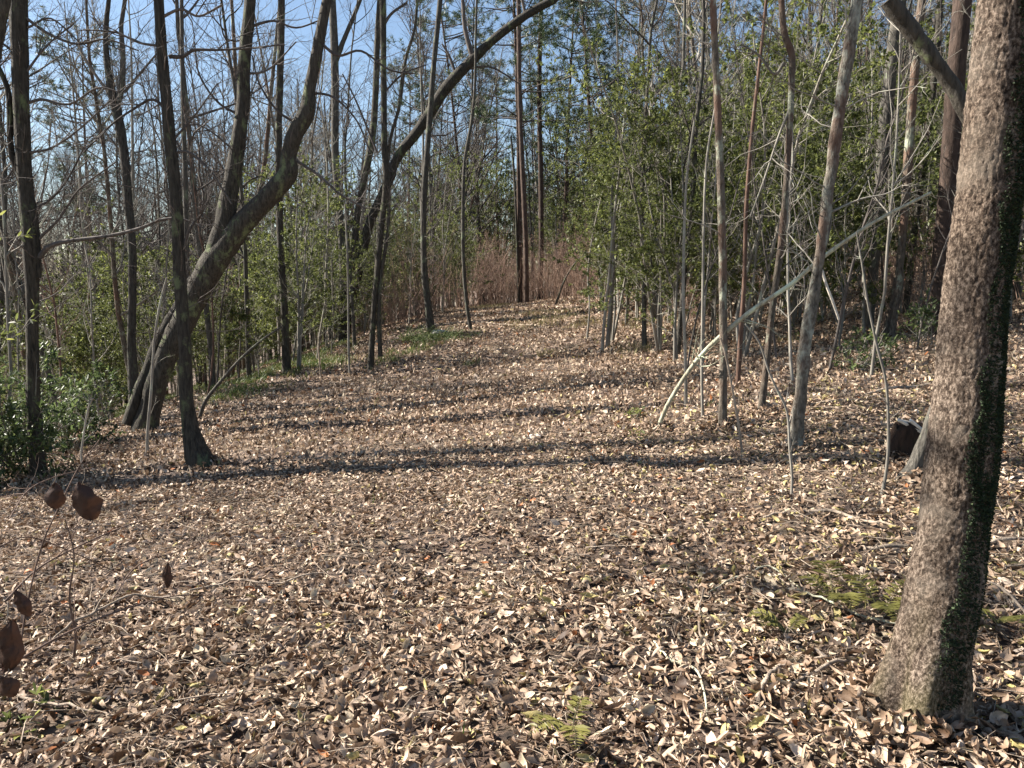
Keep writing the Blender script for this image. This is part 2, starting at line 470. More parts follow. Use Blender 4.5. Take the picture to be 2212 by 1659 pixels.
lit = MB()
for (y0, y1, dens, nl, nw, s0, s1) in ((0.9, 4.0, 2100, 4, 2, 0.022, 0.088), (4.0, 7.5, 1150, 4, 2, 0.025, 0.085), (7.5, 12.5, 600, 3, 1, 0.04, 0.095), (12.5, 20, 260, 2, 1, 0.06, 0.12), (20, 36, 150, 1, 1, 0.07, 0.13)):
    x, y = scatter(y0, y1, dens)
    nt_ = 22
    which = rng.integers(0, nt_, len(x))
    for k in range(nt_):
        q = which == k
        n = int(q.sum())
        tv, tf = leaf_template(nl, nw, 1.0, U(0.3, 0.72), U(0.6, 2.9), U(0.4, 2.8), U(0.5, 1.1), U(0, 0.25) if nl > 3 else 0)
        if nl == 1: tv = np.array([[-.5, 0, 0], [0, -.25, .1], [.5, 0, .02], [0, .25, .12]]); tf = np.array([[0, 1, 2, 3]])
        hv = 1 + 0.6 * (y0 > 7); tilt = rng.normal(0, 0.5 * hv, n); roll = rng.normal(0, 0.95 * hv, n)
        flip = (rng.random(n) < 0.4) * np.pi
        sc = s0 + (s1 - s0) * rng.beta(1.6, 2.4, n)
        pos = np.stack([x[q], y[q], hf(x[q], y[q]) + U(0.004, 0.045, n) + 0.012 * (y[q] > 7)], -1)
        lit.inst(tv, tf, pos, rotm(U(0, 2 * np.pi, n), tilt, roll + flip), sc, litter_tone(x[q], y[q], n))
lo = lit.build('leaf_litter', M['dry'], ground)
tag(lo, 'carpet of dry curled brown leaves', kind='stuff')

# large leaves that can be told apart, nearest the viewer
big_leaf = []
for k in range(12):
    b_ = MB(); tv, tf = leaf_template(7, 3, 1.0, U(0.35, 0.6), U(1.0, 2.6), U(0.8, 2.6), U(0.6, 1.0), U(0, 0.3))
    tn = np.full(len(tv), [0.5, 0.62, 0.72, 0.4, 0.8, 0.55, 0.66, 0.93, 0.3, 0.6, 0.9, 0.76][k])
    b_.add(tv, tf, tn); big_leaf.append(b_.mesh('fallen_leaf', M['dry']))
npl = 0
while npl < 290:
    py = 1640 - 700 * rng.random() ** 1.5; px = U(-60, 2270)
    p = hit(px, py)
    if p[1] < 1.8: continue
    o = mkobj('fallen_leaf', big_leaf[rng.integers(0, 12)], ground, (p[0], p[1], p[2] + U(0.03, 0.05)))
    s_ = U(0.065, 0.115) if rng.random() < 0.3 else U(0.05, 0.075)
    o.scale = (s_, s_, s_)
    o.rotation_euler = (rng.normal(0, 0.6) + (math.pi if rng.random() < 0.4 else 0), rng.normal(0, 0.3), U(0, 6.28))
    npl += 1

# small twigs strewn over the leaves
tw = MB()
x, y = scatter(1.2, 9, 14)
n = len(x)
d = nrm(np.stack([rng.normal(size=n), rng.normal(size=n), rng.normal(0, 0.08, n)], -1))
L = U(0.08, 0.4, n)
pts = np.stack([np.stack([x, y, hf(x, y) + U(0.03, 0.055, n)], -1) + d * (L * (t - .5))[:, None] + rng.normal(size=(n, 3)) * 0.008 * (0 < t < 1) for t in (0, .33, .66, 1)], 1)
pts[:, :, 2] = hf(pts[:, :, 0], pts[:, :, 1]) + U(0.03, 0.055, n)[:, None] + rng.normal(size=(n, 4)) * .006
tw.tubes(pts, np.repeat(U(0.0012, 0.004, n)[:, None], 4, 1) * np.array([1, .9, .8, .5]), 4)
x, y = scatter(1.2, 8, 110)
n = len(x)
a_ = U(0, 6.28, n); L = U(0.04, 0.2, n); d = np.stack([np.cos(a_), np.sin(a_)], -1)
cv = rng.normal(0, .12, n)
pts = np.empty((n, 4, 3))
for k, t in enumerate((0, .33, .66, 1)):
    pts[:, k, 0] = x + d[:, 0] * L * (t - .5) - d[:, 1] * cv * L * math.sin(t * math.pi)
    pts[:, k, 1] = y + d[:, 1] * L * (t - .5) + d[:, 0] * cv * L * math.sin(t * math.pi)
pts[:, :, 2] = hf(pts[:, :, 0], pts[:, :, 1]) + U(0.03, 0.065, n)[:, None] + rng.normal(size=(n, 4)) * .008
tw.tubes(pts, np.repeat(U(0.0007, 0.0018, n)[:, None], 4, 1) * np.array([1, .9, .8, .5]), 3)
tag(tw.build('twig_litter', M['deadwood'], ground), 'small dead twigs strewn over the leaves', kind='stuff')

# ------------------------------------------------------------------ traced trees
ANCH = []
def path3(pts, Y0, lean=0.0, wig=0.0, per=5):
    """picture polyline (x, y, width) -> points and radii standing at distance Y0"""
    sp = smooth_path(pts, per)
    out, rr = [], []
    z0 = None
    for px, py, w in sp:
        p = at(px, py, Y0)
        if z0 is None: z0 = p[2]
        Yp = Y0 + lean * (p[2] - z0)
        p = at(px, py, Yp)
        out.append(p); rr.append(w * 0.5 * (Yp / ray(px, py)[1]) / FPX)
    return np.array(out), np.array(rr)

def extend(P, R, height, bend=0.25, tip=0.02):
    d = nrm(P[-1] - P[-3]); r = R[-1]; z0 = P[0][2]
    Pn, Rn = list(P), list(R)
    left = max(height - (P[-1][2] - z0), 0.5); n = 10
    for k in range(n):
        d = nrm(d + np.array([0, 0, bend * 0.3]) + rng.normal(size=3) * 0.04)
        Pn.append(Pn[-1] + d * left / n); Rn.append(r + (tip - r) * ((k + 1) / n))
    return np.array(Pn), np.array(Rn)

def crown(P, R, n1=14, l1=2.4, t0=0.15, n2=5, n3=3, up=0.2):
    Bs = []
    a, ar = grow(P, R, n1, (t0, 0.98), l1, (30, 65), 6, 0.020, up, 0.13)
    b, br = grow(a, ar, n2, (0.2, 0.98), l1 * 0.42, (25, 65), 5, 0.007, up * .6, 0.2)
    Bs += [(a, ar, 5), (b, br, 4)]
    if n3:
        c, cr = grow(b, br, n3, (0.2, 0.98), l1 * 0.2, (25, 65), 4, 0.0035, up * .5, 0.22)
        Bs.append((c, cr, 3))
    return Bs

def hero(name, label, cat, short, stems, Y0=None, lean=0.0, height=11, material='grey', twigm='twig', bump=0.08,
         cr=dict(n1=14, l1=2.3, t0=0.1), group=None, sides=14, branches=(), low=0):
    """stems: first is the trunk (x, y, width from the base up), others are further trunks"""
    b0 = stems[0][0]
    if material == 'dark': twigm = 'twigdark'
    if material == 'grey': twigm = 'twigmid'
    p0 = hit(b0[0], b0[1])
    if Y0 is None: Y0 = p0[1]
    base = at(b0[0], b0[1], Y0); base[2] = float(hf(base[0], base[1]))
    o = thing(name, label, cat, base, group)
    for k, st in enumerate(stems):
        P, R = path3(st, Y0, lean)
        if k == 0:
            dn = (P[0] - P[1]); dn = dn / np.linalg.norm(dn)
            P = np.vstack([P[0] + np.array([dn[0] * .15, dn[1] * .15, -0.2 - max(0, P[0][2] - base[2])]), P]); R = np.concatenate([[R[0] * 1.25], R])
        top = st[-1][1] <= 15; ns = len(P)
        if top and height: P, R = extend(P, R, height * (1 if k == 0 else .85))
        MB().tubes(P, R, sides, bump=bump, seed=len(ANCH) + k, cap=True).build('trunk' if k == 0 else 'stem', M[material], o, origin=base)
        if top and height and cr:
            mb = MB()
            for a, ar, sd in crown(P[ns - 1:], R[ns - 1:], **cr): mb.tubes(a, ar, sd)
            mb.build('crown', M[twigm], o, origin=base)
        if low:
            zz = P[:, 2] - base[2]
            vis = (zz > 1.2) & (zz < 6)
            if vis.sum() > 4:
                a, ar = grow(P[vis], R[vis], low, (0.05, .98), 0.9, (35, 80), 6, 0.007, 0.1, 0.2)
                b, br = grow(a, ar, 4, (0.2, 1), 0.35, (25, 60), 4, 0.0035, 0.05, 0.2)
                mb = MB(); mb.tubes(a, ar, 5); mb.tubes(b, br, 3)
                mb.build('twigs', M[twigm], o, origin=base)['kind'] = 'stuff'
    for br_ in branches:
        P, R = path3(br_, Y0, lean)
        mb = MB(); mb.tubes(P, R, 7, cap=True, bump=0.05)
        a, ar = grow(P, R, 7, (0.25, 1), 0.16 * len(br_) * Y0 / 8, (25, 60), 5, 0.006, 0.05, 0.2)
        mb.tubes(a, ar, 4)
        b, br2 = grow(a, ar, 3, (0.25, 1), 0.09 * len(br_) * Y0 / 8, (25, 60), 4, 0.003, 0.03, 0.2)
        mb.tubes(b, br2, 3)
        mb.build('branch', M[twigm], o, origin=base)
    ANCH.append((b0[0], short))
    return o

# --- big trunk on the right, fine-grained
def big_trunk():
    st = [(1952, 1600, 215), (1966, 1570, 190), (1982, 1525, 172), (1995, 1469, 162), (2012, 1386, 150), (2038, 1262, 146), (2052, 1180, 136), (2063, 1100, 134), (2076, 990, 137), (2090, 830, 130), (2101, 679, 124), (2120, 520, 124), (2138, 393, 122), (2152, 200, 112), (2168, 0, 100), (2180, -130, 96)]
    p0 = hit(1960, 1560); Y0 = p0[1]
    base = np.array([p0[0], p0[1], float(hf(p0[0], p0[1]))])
    P, R = path3(st, Y0, 0.0, per=26)
    P = np.vstack([P[0] + np.array([0, 0, -0.25]), P]); R = np.concatenate([[R[0] * 1.15], R])
    o = thing('maple_tree', 'large grey-tan trunk nearest the viewer at right, mossy foot, filling the full height', 'tree', base)
    S_ = 120; K = len(P)
    T = nrm(np.gradient(P, axis=0)); u = nrm(np.cross(T, [0, 1, 0])); v = np.cross(T, u)
    a = np.arange(S_) / S_ * 2 * np.pi
    dirs = u[:, None] * np.cos(a)[None, :, None] + v[:, None] * np.sin(a)[None, :, None]
    Z = P[:, 2][:, None] + 0 * a[None]
    h = np.clip((Z - base[2]) / 0.45, 0, 1)
    # irregular outline, root flare, fine fissured ridges
    ca, sa = np.cos(a)[None] + 0 * Z, np.sin(a)[None] + 0 * Z
    rad = R[:, None] * (1 + 0.035 * vnoise(ca * 1.5, sa * 1.5, Z * 2.2, 11) + 0.02 * vnoise(ca * 4, sa * 4, Z * 5, 12))
    rad = rad * (1 + (1 - h) ** 2 * 0.34 * np.cos(a * 5 + 0.6)[None])
    rad = rad + 0.0015 * vnoise(ca * 9, sa * 9, Z * 22, 13) + 0.0022 * vnoise(ca * 22, sa * 22, Z * 55, 14) + 0.0025 * vnoise(ca * 30, sa * 30, Z * 110, 15)
    V = P[:, None] + dirs * rad[..., None]
    i = np.arange(K - 1)[:, None] * S_; j = np.arange(S_)[None]
    F = np.stack([i + j, i + (j + 1) % S_, i + S_ + (j + 1) % S_, i + S_ + j], -1).reshape(-1, 4)
    mossy = np.clip((1 - (Z - base[2]) / 0.55), 0, 1) * 0.75 * np.clip(0.35 + 0.9 * vnoise(ca * 3, sa * 3, Z * 7, 16), 0, 1)
    mb = MB(); mb.add(V.reshape(-1, 3), F, mossy.ravel()); mb.build('trunk', M['maple'], o, origin=base)
    # upper stem and crown above the picture
    Pe, Re = extend(P[-6:], R[-6:], 7.5, 0.3)
    Pe = Pe[5:]; Re = Re[5:]
    MB().tubes(Pe, Re, 14).build('stem', M['grey'], o, origin=base)
    mb = MB()
    for c_, cr_, sd in crown(Pe, Re, 8, 2.2, 0.3, 4, 2): mb.tubes(c_, cr_, sd)
    mb.build('crown', M['twigdark'], o, origin=base)
    # mossy strip, its dark clumps spread over the right side to deepen the shade
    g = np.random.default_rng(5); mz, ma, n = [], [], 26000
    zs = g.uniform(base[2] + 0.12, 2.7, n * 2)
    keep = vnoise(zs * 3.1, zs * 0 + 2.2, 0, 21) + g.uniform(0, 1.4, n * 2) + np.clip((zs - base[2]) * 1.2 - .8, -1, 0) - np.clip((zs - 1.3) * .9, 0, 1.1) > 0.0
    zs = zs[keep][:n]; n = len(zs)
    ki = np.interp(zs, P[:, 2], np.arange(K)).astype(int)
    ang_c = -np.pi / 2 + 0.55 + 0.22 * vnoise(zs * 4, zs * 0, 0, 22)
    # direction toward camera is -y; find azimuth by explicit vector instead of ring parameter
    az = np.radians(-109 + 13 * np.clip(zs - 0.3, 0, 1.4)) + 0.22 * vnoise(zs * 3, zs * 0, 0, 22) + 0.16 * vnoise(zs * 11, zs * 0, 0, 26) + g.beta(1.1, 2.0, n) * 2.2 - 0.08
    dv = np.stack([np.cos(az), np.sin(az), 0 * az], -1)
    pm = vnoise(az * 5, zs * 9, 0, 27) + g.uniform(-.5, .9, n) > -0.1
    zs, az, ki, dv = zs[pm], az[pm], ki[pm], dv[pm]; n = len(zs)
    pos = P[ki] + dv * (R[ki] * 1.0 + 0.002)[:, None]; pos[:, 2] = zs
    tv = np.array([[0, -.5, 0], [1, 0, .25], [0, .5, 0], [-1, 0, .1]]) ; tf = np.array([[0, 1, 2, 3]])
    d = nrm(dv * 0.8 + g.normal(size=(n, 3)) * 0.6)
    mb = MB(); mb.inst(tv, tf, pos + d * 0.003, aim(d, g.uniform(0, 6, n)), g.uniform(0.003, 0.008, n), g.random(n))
    tag(mb.build('moss', M['moss'], o, origin=base), 'dark green mossy strip, clumps spread on rightward to paint the shade wider', kind='stuff')
    ANCH.append((2060, 'big near trunk'))
big_trunk()

hero('tree', 'dark slender trunk in the left foreground with a peeled reddish streak and swollen crooked foot', 'tree', 'dark foreground trunk',
     [[(436, 1005, 62), (420, 960, 44), (407, 900, 31), (402, 840, 28), (400, 760, 27), (396, 700, 27), (388, 580, 26), (383, 465, 25), (370, 330, 25), (358, 205, 23), (348, 90, 22), (343, 0, 21)]],
     material='dark', low=14, branches=[[(362, 240, 7), (330, 215, 6), (290, 235, 5), (240, 270, 4), (180, 330, 3)], [(372, 330, 6), (410, 330, 5), (455, 370, 4), (500, 440, 3)], [(345, 40, 7), (390, 20, 6), (430, 35, 5), (480, 10, 4)], [(366, 122, 9), (395, 122, 8), (420, 108, 7), (470, 108, 5), (540, 104, 4), (615, 96, 3)], [(352, 100, 7), (300, 92, 5), (250, 70, 4), (180, 64, 3)], [(376, 300, 6), (420, 250, 4), (470, 180, 3)], [(388, 545, 6), (420, 480, 4), (440, 470, 3)]])
hero('tree', 'leaning double tree left of the path, one stem upright and one kinked to the right', 'tree', 'kinked leaning tree',
     [[(312, 932, 56), (322, 890, 46), (340, 820, 46), (362, 760, 48), (395, 695, 50), (432, 620, 54), (470, 555, 56), (510, 500, 50), (552, 455, 44), (596, 408, 42), (622, 375, 40), (624, 335, 34), (638, 288, 36), (664, 240, 36), (670, 190, 25), (685, 110, 24), (706, 0, 20)],
      [(452, 590, 44), (480, 500, 42), (492, 440, 38), (508, 350, 33), (524, 235, 28), (528, 130, 27), (536, 50, 25), (540, 0, 23)],
      [(280, 915, 34), (298, 860, 30), (325, 790, 28), (350, 725, 27), (385, 665, 26), (420, 600, 24)]],
     material='dark', height=10, bump=0.09, low=22, branches=[[(690, 90, 7), (730, 120, 6), (780, 110, 5), (840, 150, 4), (900, 160, 3)], [(650, 270, 7), (600, 240, 5), (560, 180, 4), (545, 120, 3)], [(533, 60, 7), (590, 45, 5), (640, 60, 4), (700, 40, 3)], [(668, 200, 6), (720, 210, 5), (770, 260, 4), (800, 330, 3)], [(520, 250, 6), (470, 220, 5), (430, 160, 4), (420, 90, 3)], [(637, 345, 7), (690, 380, 6), (735, 420, 5), (790, 450, 4)], [(500, 500, 7), (485, 420, 5), (495, 370, 3)], [(528, 160, 6), (580, 150, 4), (640, 90, 3)], [(512, 330, 5), (450, 280, 3), (400, 260, 2)]])
hero('tree', 'tall straight trunk at the far left with a thinner stem twisting round it', 'tree', 'twined left trunk',
     [[(72, 880, 28), (70, 728, 24), (70, 630, 26), (66, 520, 34), (54, 390, 30), (46, 228, 32), (42, 110, 34), (40, 0, 36)],
      [(82, 600, 14), (80, 520, 13), (70, 440, 14), (47, 385, 14), (24, 325, 13), (20, 215, 12), (6, 165, 11), (-30, 100, 10)]],
     Y0=8.6, material='dark', low=18, branches=[[(46, 228, 7), (90, 215, 6), (150, 225, 5), (210, 190, 4), (260, 200, 3)], [(45, 30, 7), (100, 70, 6), (165, 95, 5), (230, 85, 4), (300, 110, 3)], [(60, 460, 6), (110, 430, 5), (150, 380, 4), (190, 300, 3)], [(42, 120, 6), (0, 90, 5), (-40, 60, 4)], [(80, 520, 6), (130, 470, 5), (170, 410, 4), (250, 350, 3)], [(84, 556, 12), (104, 534, 10), (146, 521, 9), (228, 511, 8), (300, 494, 7), (345, 476, 6), (390, 472, 4), (440, 492, 3)], [(58, 330, 6), (110, 320, 5), (170, 280, 4), (240, 215, 3)], [(50, 165, 6), (100, 100, 4), (160, 50, 3)], [(60, 60, 5), (110, 40, 4), (170, 90, 3)]])
hero('tree', 'thick dark trunk cutting across the top left corner', 'tree', 'corner trunk',
     [[(-90, 900, 34), (-70, 600, 30), (-40, 300, 28), (-8, 90, 26), (10, 0, 24)]], Y0=8.0, material='dark')
hero('tree', 'grey tree forking into a Y high up, left of the dark foreground trunk', 'tree', 'grey Y-forked tree',
     [[(288, 830, 22), (284, 730, 18), (286, 630, 17), (285, 530, 18), (278, 450, 18), (268, 330, 19), (252, 240, 21), (240, 195, 18), (232, 140, 13), (228, 70, 11), (235, 0, 9)],
      [(250, 240, 15), (262, 190, 12), (266, 130, 11), (262, 60, 9), (270, 0, 8)]], Y0=14, material='grey', low=10,
     branches=[[(250, 220, 8), (205, 160, 6), (175, 110, 5), (165, 60, 3)], [(268, 200, 6), (310, 150, 5), (360, 90, 3)]])
hero('tree', 'slim pale stem left of the kinked leaning tree, rising past its fork', 'tree', 'slim pale stem',
     [[(400, 780, 12), (404, 600, 11), (400, 390, 10), (395, 210, 9), (392, 0, 8)]], Y0=16, material='grey', low=12)
hero('tree', 'narrow trunk rising just right of the upright stem of the kinked tree', 'tree', 'narrow trunk',
     [[(618, 768, 18), (616, 700, 16), (605, 500, 15), (602, 300, 14), (606, 130, 15), (608, 0, 15)]], Y0=17, material='dark', low=12)
hero('tree', 'short-based pair of thin trunks crossing low behind the kinked tree', 'tree', 'crossing thin pair',
     [[(491, 822, 18), (495, 695, 15), (501, 565, 15), (510, 420, 12), (512, 250, 10), (505, 80, 8), (500, 0, 7)],
      [(499, 815, 14), (508, 728, 12), (521, 663, 12), (530, 533, 10), (566, 390, 9), (586, 195, 8), (602, 30, 7), (606, 0, 7)]], material='lichen', low=12)
hero('tree', 'twin-stemmed tree whose longer stem arches right over the path to the top of the view', 'tree', 'arching tree',
     [[(742, 740, 26), (752, 675, 22), (768, 615, 20), (784, 540, 20), (796, 490, 20), (812, 450, 19), (842, 386, 20), (850, 358, 20), (868, 325, 21), (895, 293, 22), (930, 242, 23), (960, 195, 24), (990, 160, 24), (1026, 124, 21), (1071, 81, 19), (1136, 33, 18), (1195, 0, 17)],
      [(746, 715, 16), (758, 600, 15), (767, 520, 14), (774, 450, 14), (790, 372, 15), (802, 310, 16), (810, 228, 14), (816, 65, 12), (820, 0, 11)]],
     material='dark', height=9, low=14, branches=[[(1022, 125, 13), (1010, 85, 11), (1003, 50, 9), (1000, 0, 8)], [(985, 160, 7), (970, 120, 6), (955, 95, 4)], [(1000, 150, 6), (1060, 145, 4), (1120, 180, 3)], [(1135, 30, 8), (1128, 0, 6)]])
hero('tree', 'grey trunk with a raised right fork near the top, behind the arching tree', 'tree', 'high-forked grey trunk',
     [[(742, 720, 15), (740, 560, 15), (732, 440, 15), (724, 325, 16), (724, 180, 17), (722, 100, 17), (718, 0, 15)], [(726, 130, 12), (742, 88, 10), (760, 45, 9), (778, 0, 8)]], Y0=23, material='grey', low=14)
hero('tree', 'dark trunk leaning right over a grassy foot at the left path edge', 'tree', 'grassy-footed trunk',
     [[(800, 800, 15), (804, 728, 12), (808, 663, 12), (817, 566, 13), (826, 468, 13), (834, 400, 14), (831, 325, 13), (829, 195, 13), (827, 0, 14)],
      [(822, 770, 11), (819, 700, 9), (823, 600, 8), (840, 480, 7), (838, 358, 7), (845, 293, 7), (863, 228, 7), (876, 130, 7), (895, 65, 6), (902, 0, 6)]], material='dark', low=16,
     branches=[[(826, 60, 8), (845, 30, 6), (880, 5, 5)], [(830, 200, 5), (870, 160, 4), (920, 140, 3)], [(815, 330, 5), (770, 220, 4), (740, 160, 3)]])
hero('tree', 'grey trunk beside the white rock and green tangle at the left path edge', 'tree', 'trunk by white rock',
     [[(932, 722, 20), (926, 668, 16), (918, 598, 15), (915, 534, 13), (916, 423, 13), (928, 260, 12), (938, 130, 11), (951, 0, 11)]], material='grey', low=14)
hero('tree', 'thin crooked trunk on the path edge right of the white rock', 'tree', 'thin crooked trunk',
     [[(1017, 712, 9), (1009, 663, 8), (1003, 598, 8), (1000, 500, 8), (1003, 358, 7), (1019, 260, 7), (1026, 180, 6), (1028, 60, 5), (1030, 0, 5)]], material='grey', low=22)
hero('pine_tree', 'left of two straight pine trunks at the end of the path', 'tree', 'left path pine',
     [[(1137, 656, 12), (1136, 534, 11), (1130, 390, 11), (1123, 228, 10), (1120, 0, 9)]], material='pine', low=14, cr=None)
hero('pine_tree', 'right of two straight pine trunks at the end of the path', 'tree', 'right path pine',
     [[(1166, 648, 13), (1169, 534, 11), (1169, 423, 11), (1165, 195, 10), (1169, 0, 9)]], material='pine', low=14, cr=None)
hero('tree', 'thin dark stem just left of the two path-end pines', 'tree', 'thin dark stem',
     [[(1121, 656, 6), (1117, 534, 5), (1112, 400, 5), (1104, 293, 4)]], material='dark', low=10)
hero('tree', 'straight upright trunk rising behind the foot of the leaning pole', 'tree', 'upright straight trunk',
     [[(1561, 932, 20), (1562, 850, 17), (1563, 760, 17), (1562, 680, 17), (1560, 520, 17), (1556, 373, 16), (1549, 207, 15), (1540, 0, 14)]], material='lichen', low=10, bump=0.1)
hero('tree', 'crooked trunk with an elbow near the top, right of the straight upright trunk', 'tree', 'elbowed trunk',
     [[(1643, 898, 17), (1656, 783, 14), (1669, 659, 14), (1681, 576, 14), (1690, 497, 14), (1703, 331, 13), (1711, 150, 14), (1708, 110, 15), (1694, 70, 14), (1688, 0, 13)]],
     material='lichen', low=10, branches=[[(1694, 135, 8), (1672, 160, 6), (1640, 120, 5), (1600, 95, 3)], [(1704, 240, 6), (1680, 300, 5), (1650, 390, 4), (1620, 470, 3)]])
hero('tree', 'leaning lichen-spotted trunk that carries the pale fallen pole', 'tree', 'lichen-spotted trunk',
     [[(1716, 970, 38), (1722, 920, 29), (1733, 824, 26), (1739, 742, 25), (1750, 680, 24), (1762, 610, 22), (1773, 538, 22), (1786, 435, 23), (1801, 331, 25), (1818, 207, 25), (1835, 103, 25), (1852, 0, 25)]],
     material='flaky', sides=26, bump=0.17, low=12, branches=[[(1775, 565, 5), (1795, 480, 4), (1790, 430, 3)], [(1790, 460, 5), (1860, 430, 4), (1910, 420, 3), (1950, 400, 2)]])
hero('tree', 'smooth grey trunk cut off by shade, right of the lichen-spotted trunk', 'tree', 'smooth grey trunk',
     [[(1868, 790, 22), (1880, 662, 20), (1892, 520, 24), (1901, 414, 26), (1911, 290, 28), (1925, 145, 25), (1935, 60, 25), (1945, 0, 24)]], Y0=12.5, material='grey', low=8)
hero('tree', 'pale trunk forking at its foot, left of the big near trunk', 'tree', 'foot-forked trunk',
     [[(1915, 775, 20), (1930, 690, 16), (1943, 580, 16), (1952, 480, 17), (1960, 373, 18), (1972, 200, 18), (1985, 60, 17), (1992, 0, 17)],
      [(1908, 745, 12), (1925, 660, 10), (1936, 600, 9)]], Y0=11.5, material='lichen', low=10)
hero('tree', 'thin dark trunk between the foot-forked trunk and the reddish pine', 'tree', 'thin dark trunk',
     [[(1950, 720, 15), (1962, 620, 13), (1976, 497, 13), (1992, 373, 14), (2010, 248, 13), (2022, 120, 13), (2033, 0, 13)]], Y0=13.5, material='dark', low=10)
hero('pine_tree', 'reddish pine trunk standing close behind the big near trunk', 'tree', 'reddish pine trunk',
     [[(2020, 720, 36), (2030, 600, 36), (2050, 373, 37), (2068, 124, 38), (2080, 0, 38)]], Y0=11.0, material='pine', low=4, cr=dict(n1=8, l1=1.6, t0=.3))
hero('tree', 'dark rough limb slanting from the top right down behind the big near trunk', 'tree', 'dark slanting trunk',
     [[(2560, 1010, 50), (2400, 700, 44), (2290, 530, 40), (2180, 375, 36), (2095, 255, 33), (2054, 182, 32), (2012, 124, 33), (1964, 58, 35), (1918, 0, 36)]], Y0=4.4, material='dark', height=0, sides=18, bump=0.12)
hero('tree', 'short crooked stem leaning against the back of the big near trunk', 'tree', 'short crooked stem',
     [[(1960, 1038, 50), (1972, 1015, 33), (1988, 975, 28), (2005, 930, 26), (2028, 860, 25), (2048, 780, 22), (2065, 700, 20)]], material='grey', height=0, sides=14, bump=0.12)
hero('tree', 'dark straight trunk at the right edge beyond the big near trunk', 'tree', 'right edge trunk',
     [[(2190, 640, 26), (2195, 450, 25), (2204, 200, 25), (2212, 0, 24)]], Y0=14, material='dark', low=8)

# --- thin saplings traced on the right and left
def sapling(label, pts, Y0=None, material='twig', low=5, cat='sapling', name='sapling', group=None, tw_l=0.3):
    b0 = pts[0]; p0 = hit(b0[0], b0[1]); Y0 = p0[1] if Y0 is None else Y0
    base = at(b0[0], b0[1], Y0); base[2] = float(hf(base[0], base[1]))
    o = thing(name, label, cat, base, group)
    P, R = path3(pts, Y0, 0.0)
    P = np.vstack([P[0] - [0, 0, 0.1], P]); R = np.concatenate([[R[0]], R])
    MB().tubes(P, R, 7, bump=0.05, cap=True).build('stem', M[material], o, origin=base)
    if low:
        a, ar = grow(P, R, low, (0.2, 1), tw_l * Y0 / 8, (25, 70), 5, 0.004, 0.1, 0.15)
        b, br = grow(a, ar, 3, (0.2, 1), tw_l * .4 * Y0 / 8, (25, 60), 4, 0.002, 0.1, 0.15)
        mb = MB(); mb.tubes(a, ar, 4); mb.tubes(b, br, 3)
        mb.build('twigs', M[material], o, origin=base)['kind'] = 'stuff'
    return o
sapling('wavy thin sapling standing in front of the dark stump', [(1905, 1068, 9), (1914, 1020, 7), (1919, 960, 7), (1918, 880, 6), (1912, 815, 6), (1896, 754, 6), (1884, 700, 5), (1872, 640, 5), (1862, 570, 4), (1850, 500, 3)])
sapling('thin whip rooted just below the lichen-spotted trunk, bending up to its left', [(1709, 1083, 7), (1711, 1030, 6), (1706, 969, 6), (1700, 890, 5), (1680, 845, 5), (1660, 800, 4), (1640, 740, 4), (1610, 700, 3)])
sapling('thin straight stick leaning left before the straight upright trunk', [(1604, 985, 6), (1594, 910, 6), (1580, 830, 5), (1566, 760, 5), (1556, 730, 4)], material='deadwood', low=3)
sapling('slim pair of wands with pale bark rising left of the straight upright trunk', [(1518, 905, 7), (1516, 800, 6), (1518, 650, 6), (1520, 500, 5), (1526, 350, 5), (1545, 230, 4)], low=10)
sapling('pale wand close to the foot of the leaning pole', [(1482, 880, 8), (1480, 760, 7), (1476, 640, 7), (1478, 500, 6), (1484, 380, 5), (1500, 260, 4)], low=10)
sapling('reddish sapling between the straight upright trunk and the elbowed trunk', [(1594, 830, 11), (1600, 720, 10), (1608, 600, 9), (1612, 450, 9), (1625, 280, 8), (1645, 100, 7), (1655, 0, 6)], material='red', low=8)
sapling('forked sapling with three stems at the right edge of the path', [(1300, 765, 8), (1306, 690, 7), (1316, 600, 7), (1326, 480, 6), (1340, 350, 5), (1352, 220, 4)], low=12)
sapling('second slim stem in the clump at the right edge of the path', [(1312, 755, 10), (1320, 650, 9), (1326, 560, 8), (1322, 440, 7), (1330, 300, 6), (1335, 150, 5), (1330, 0, 4)], low=12)
sapling('outer wand of the path-edge clump, leaning left over the leaves', [(1268, 735, 5), (1274, 660, 4), (1270, 590, 4), (1282, 500, 3), (1300, 420, 3)], low=8)
sapling('leaning bare whip crossing behind the path-edge clump', [(1200, 660, 5), (1222, 600, 4), (1250, 560, 4), (1272, 545, 3)], low=3, material='dark')
sapling('thin straight sapling standing alone on the left half of the path', [(755, 812, 5), (753, 740, 5), (752, 640, 4), (750, 540, 4), (745, 440, 3)], low=8)
sapling('spindly dead stem at the left path edge with no leaves', [(694, 820, 4), (690, 780, 3), (688, 740, 3)], low=3, material='deadwood')
sapling('pale wand leaning right beside the foot of the dark foreground trunk', [(430, 905, 9), (445, 865, 8), (480, 820, 7), (520, 775, 6), (565, 735, 5), (610, 705, 4)], low=5, material='grey')
sapling('thin stem rising before the foot of the kinked leaning tree', [(318, 985, 8), (319, 930, 7), (326, 850, 6), (333, 740, 5), (345, 660, 5), (360, 600, 4)], low=8)
sapling('small bare branching seedling left of the dark foreground trunk', [(175, 980, 5), (182, 930, 4), (190, 885, 4), (200, 860, 3)], Y0=5.2, low=7, tw_l=.25)

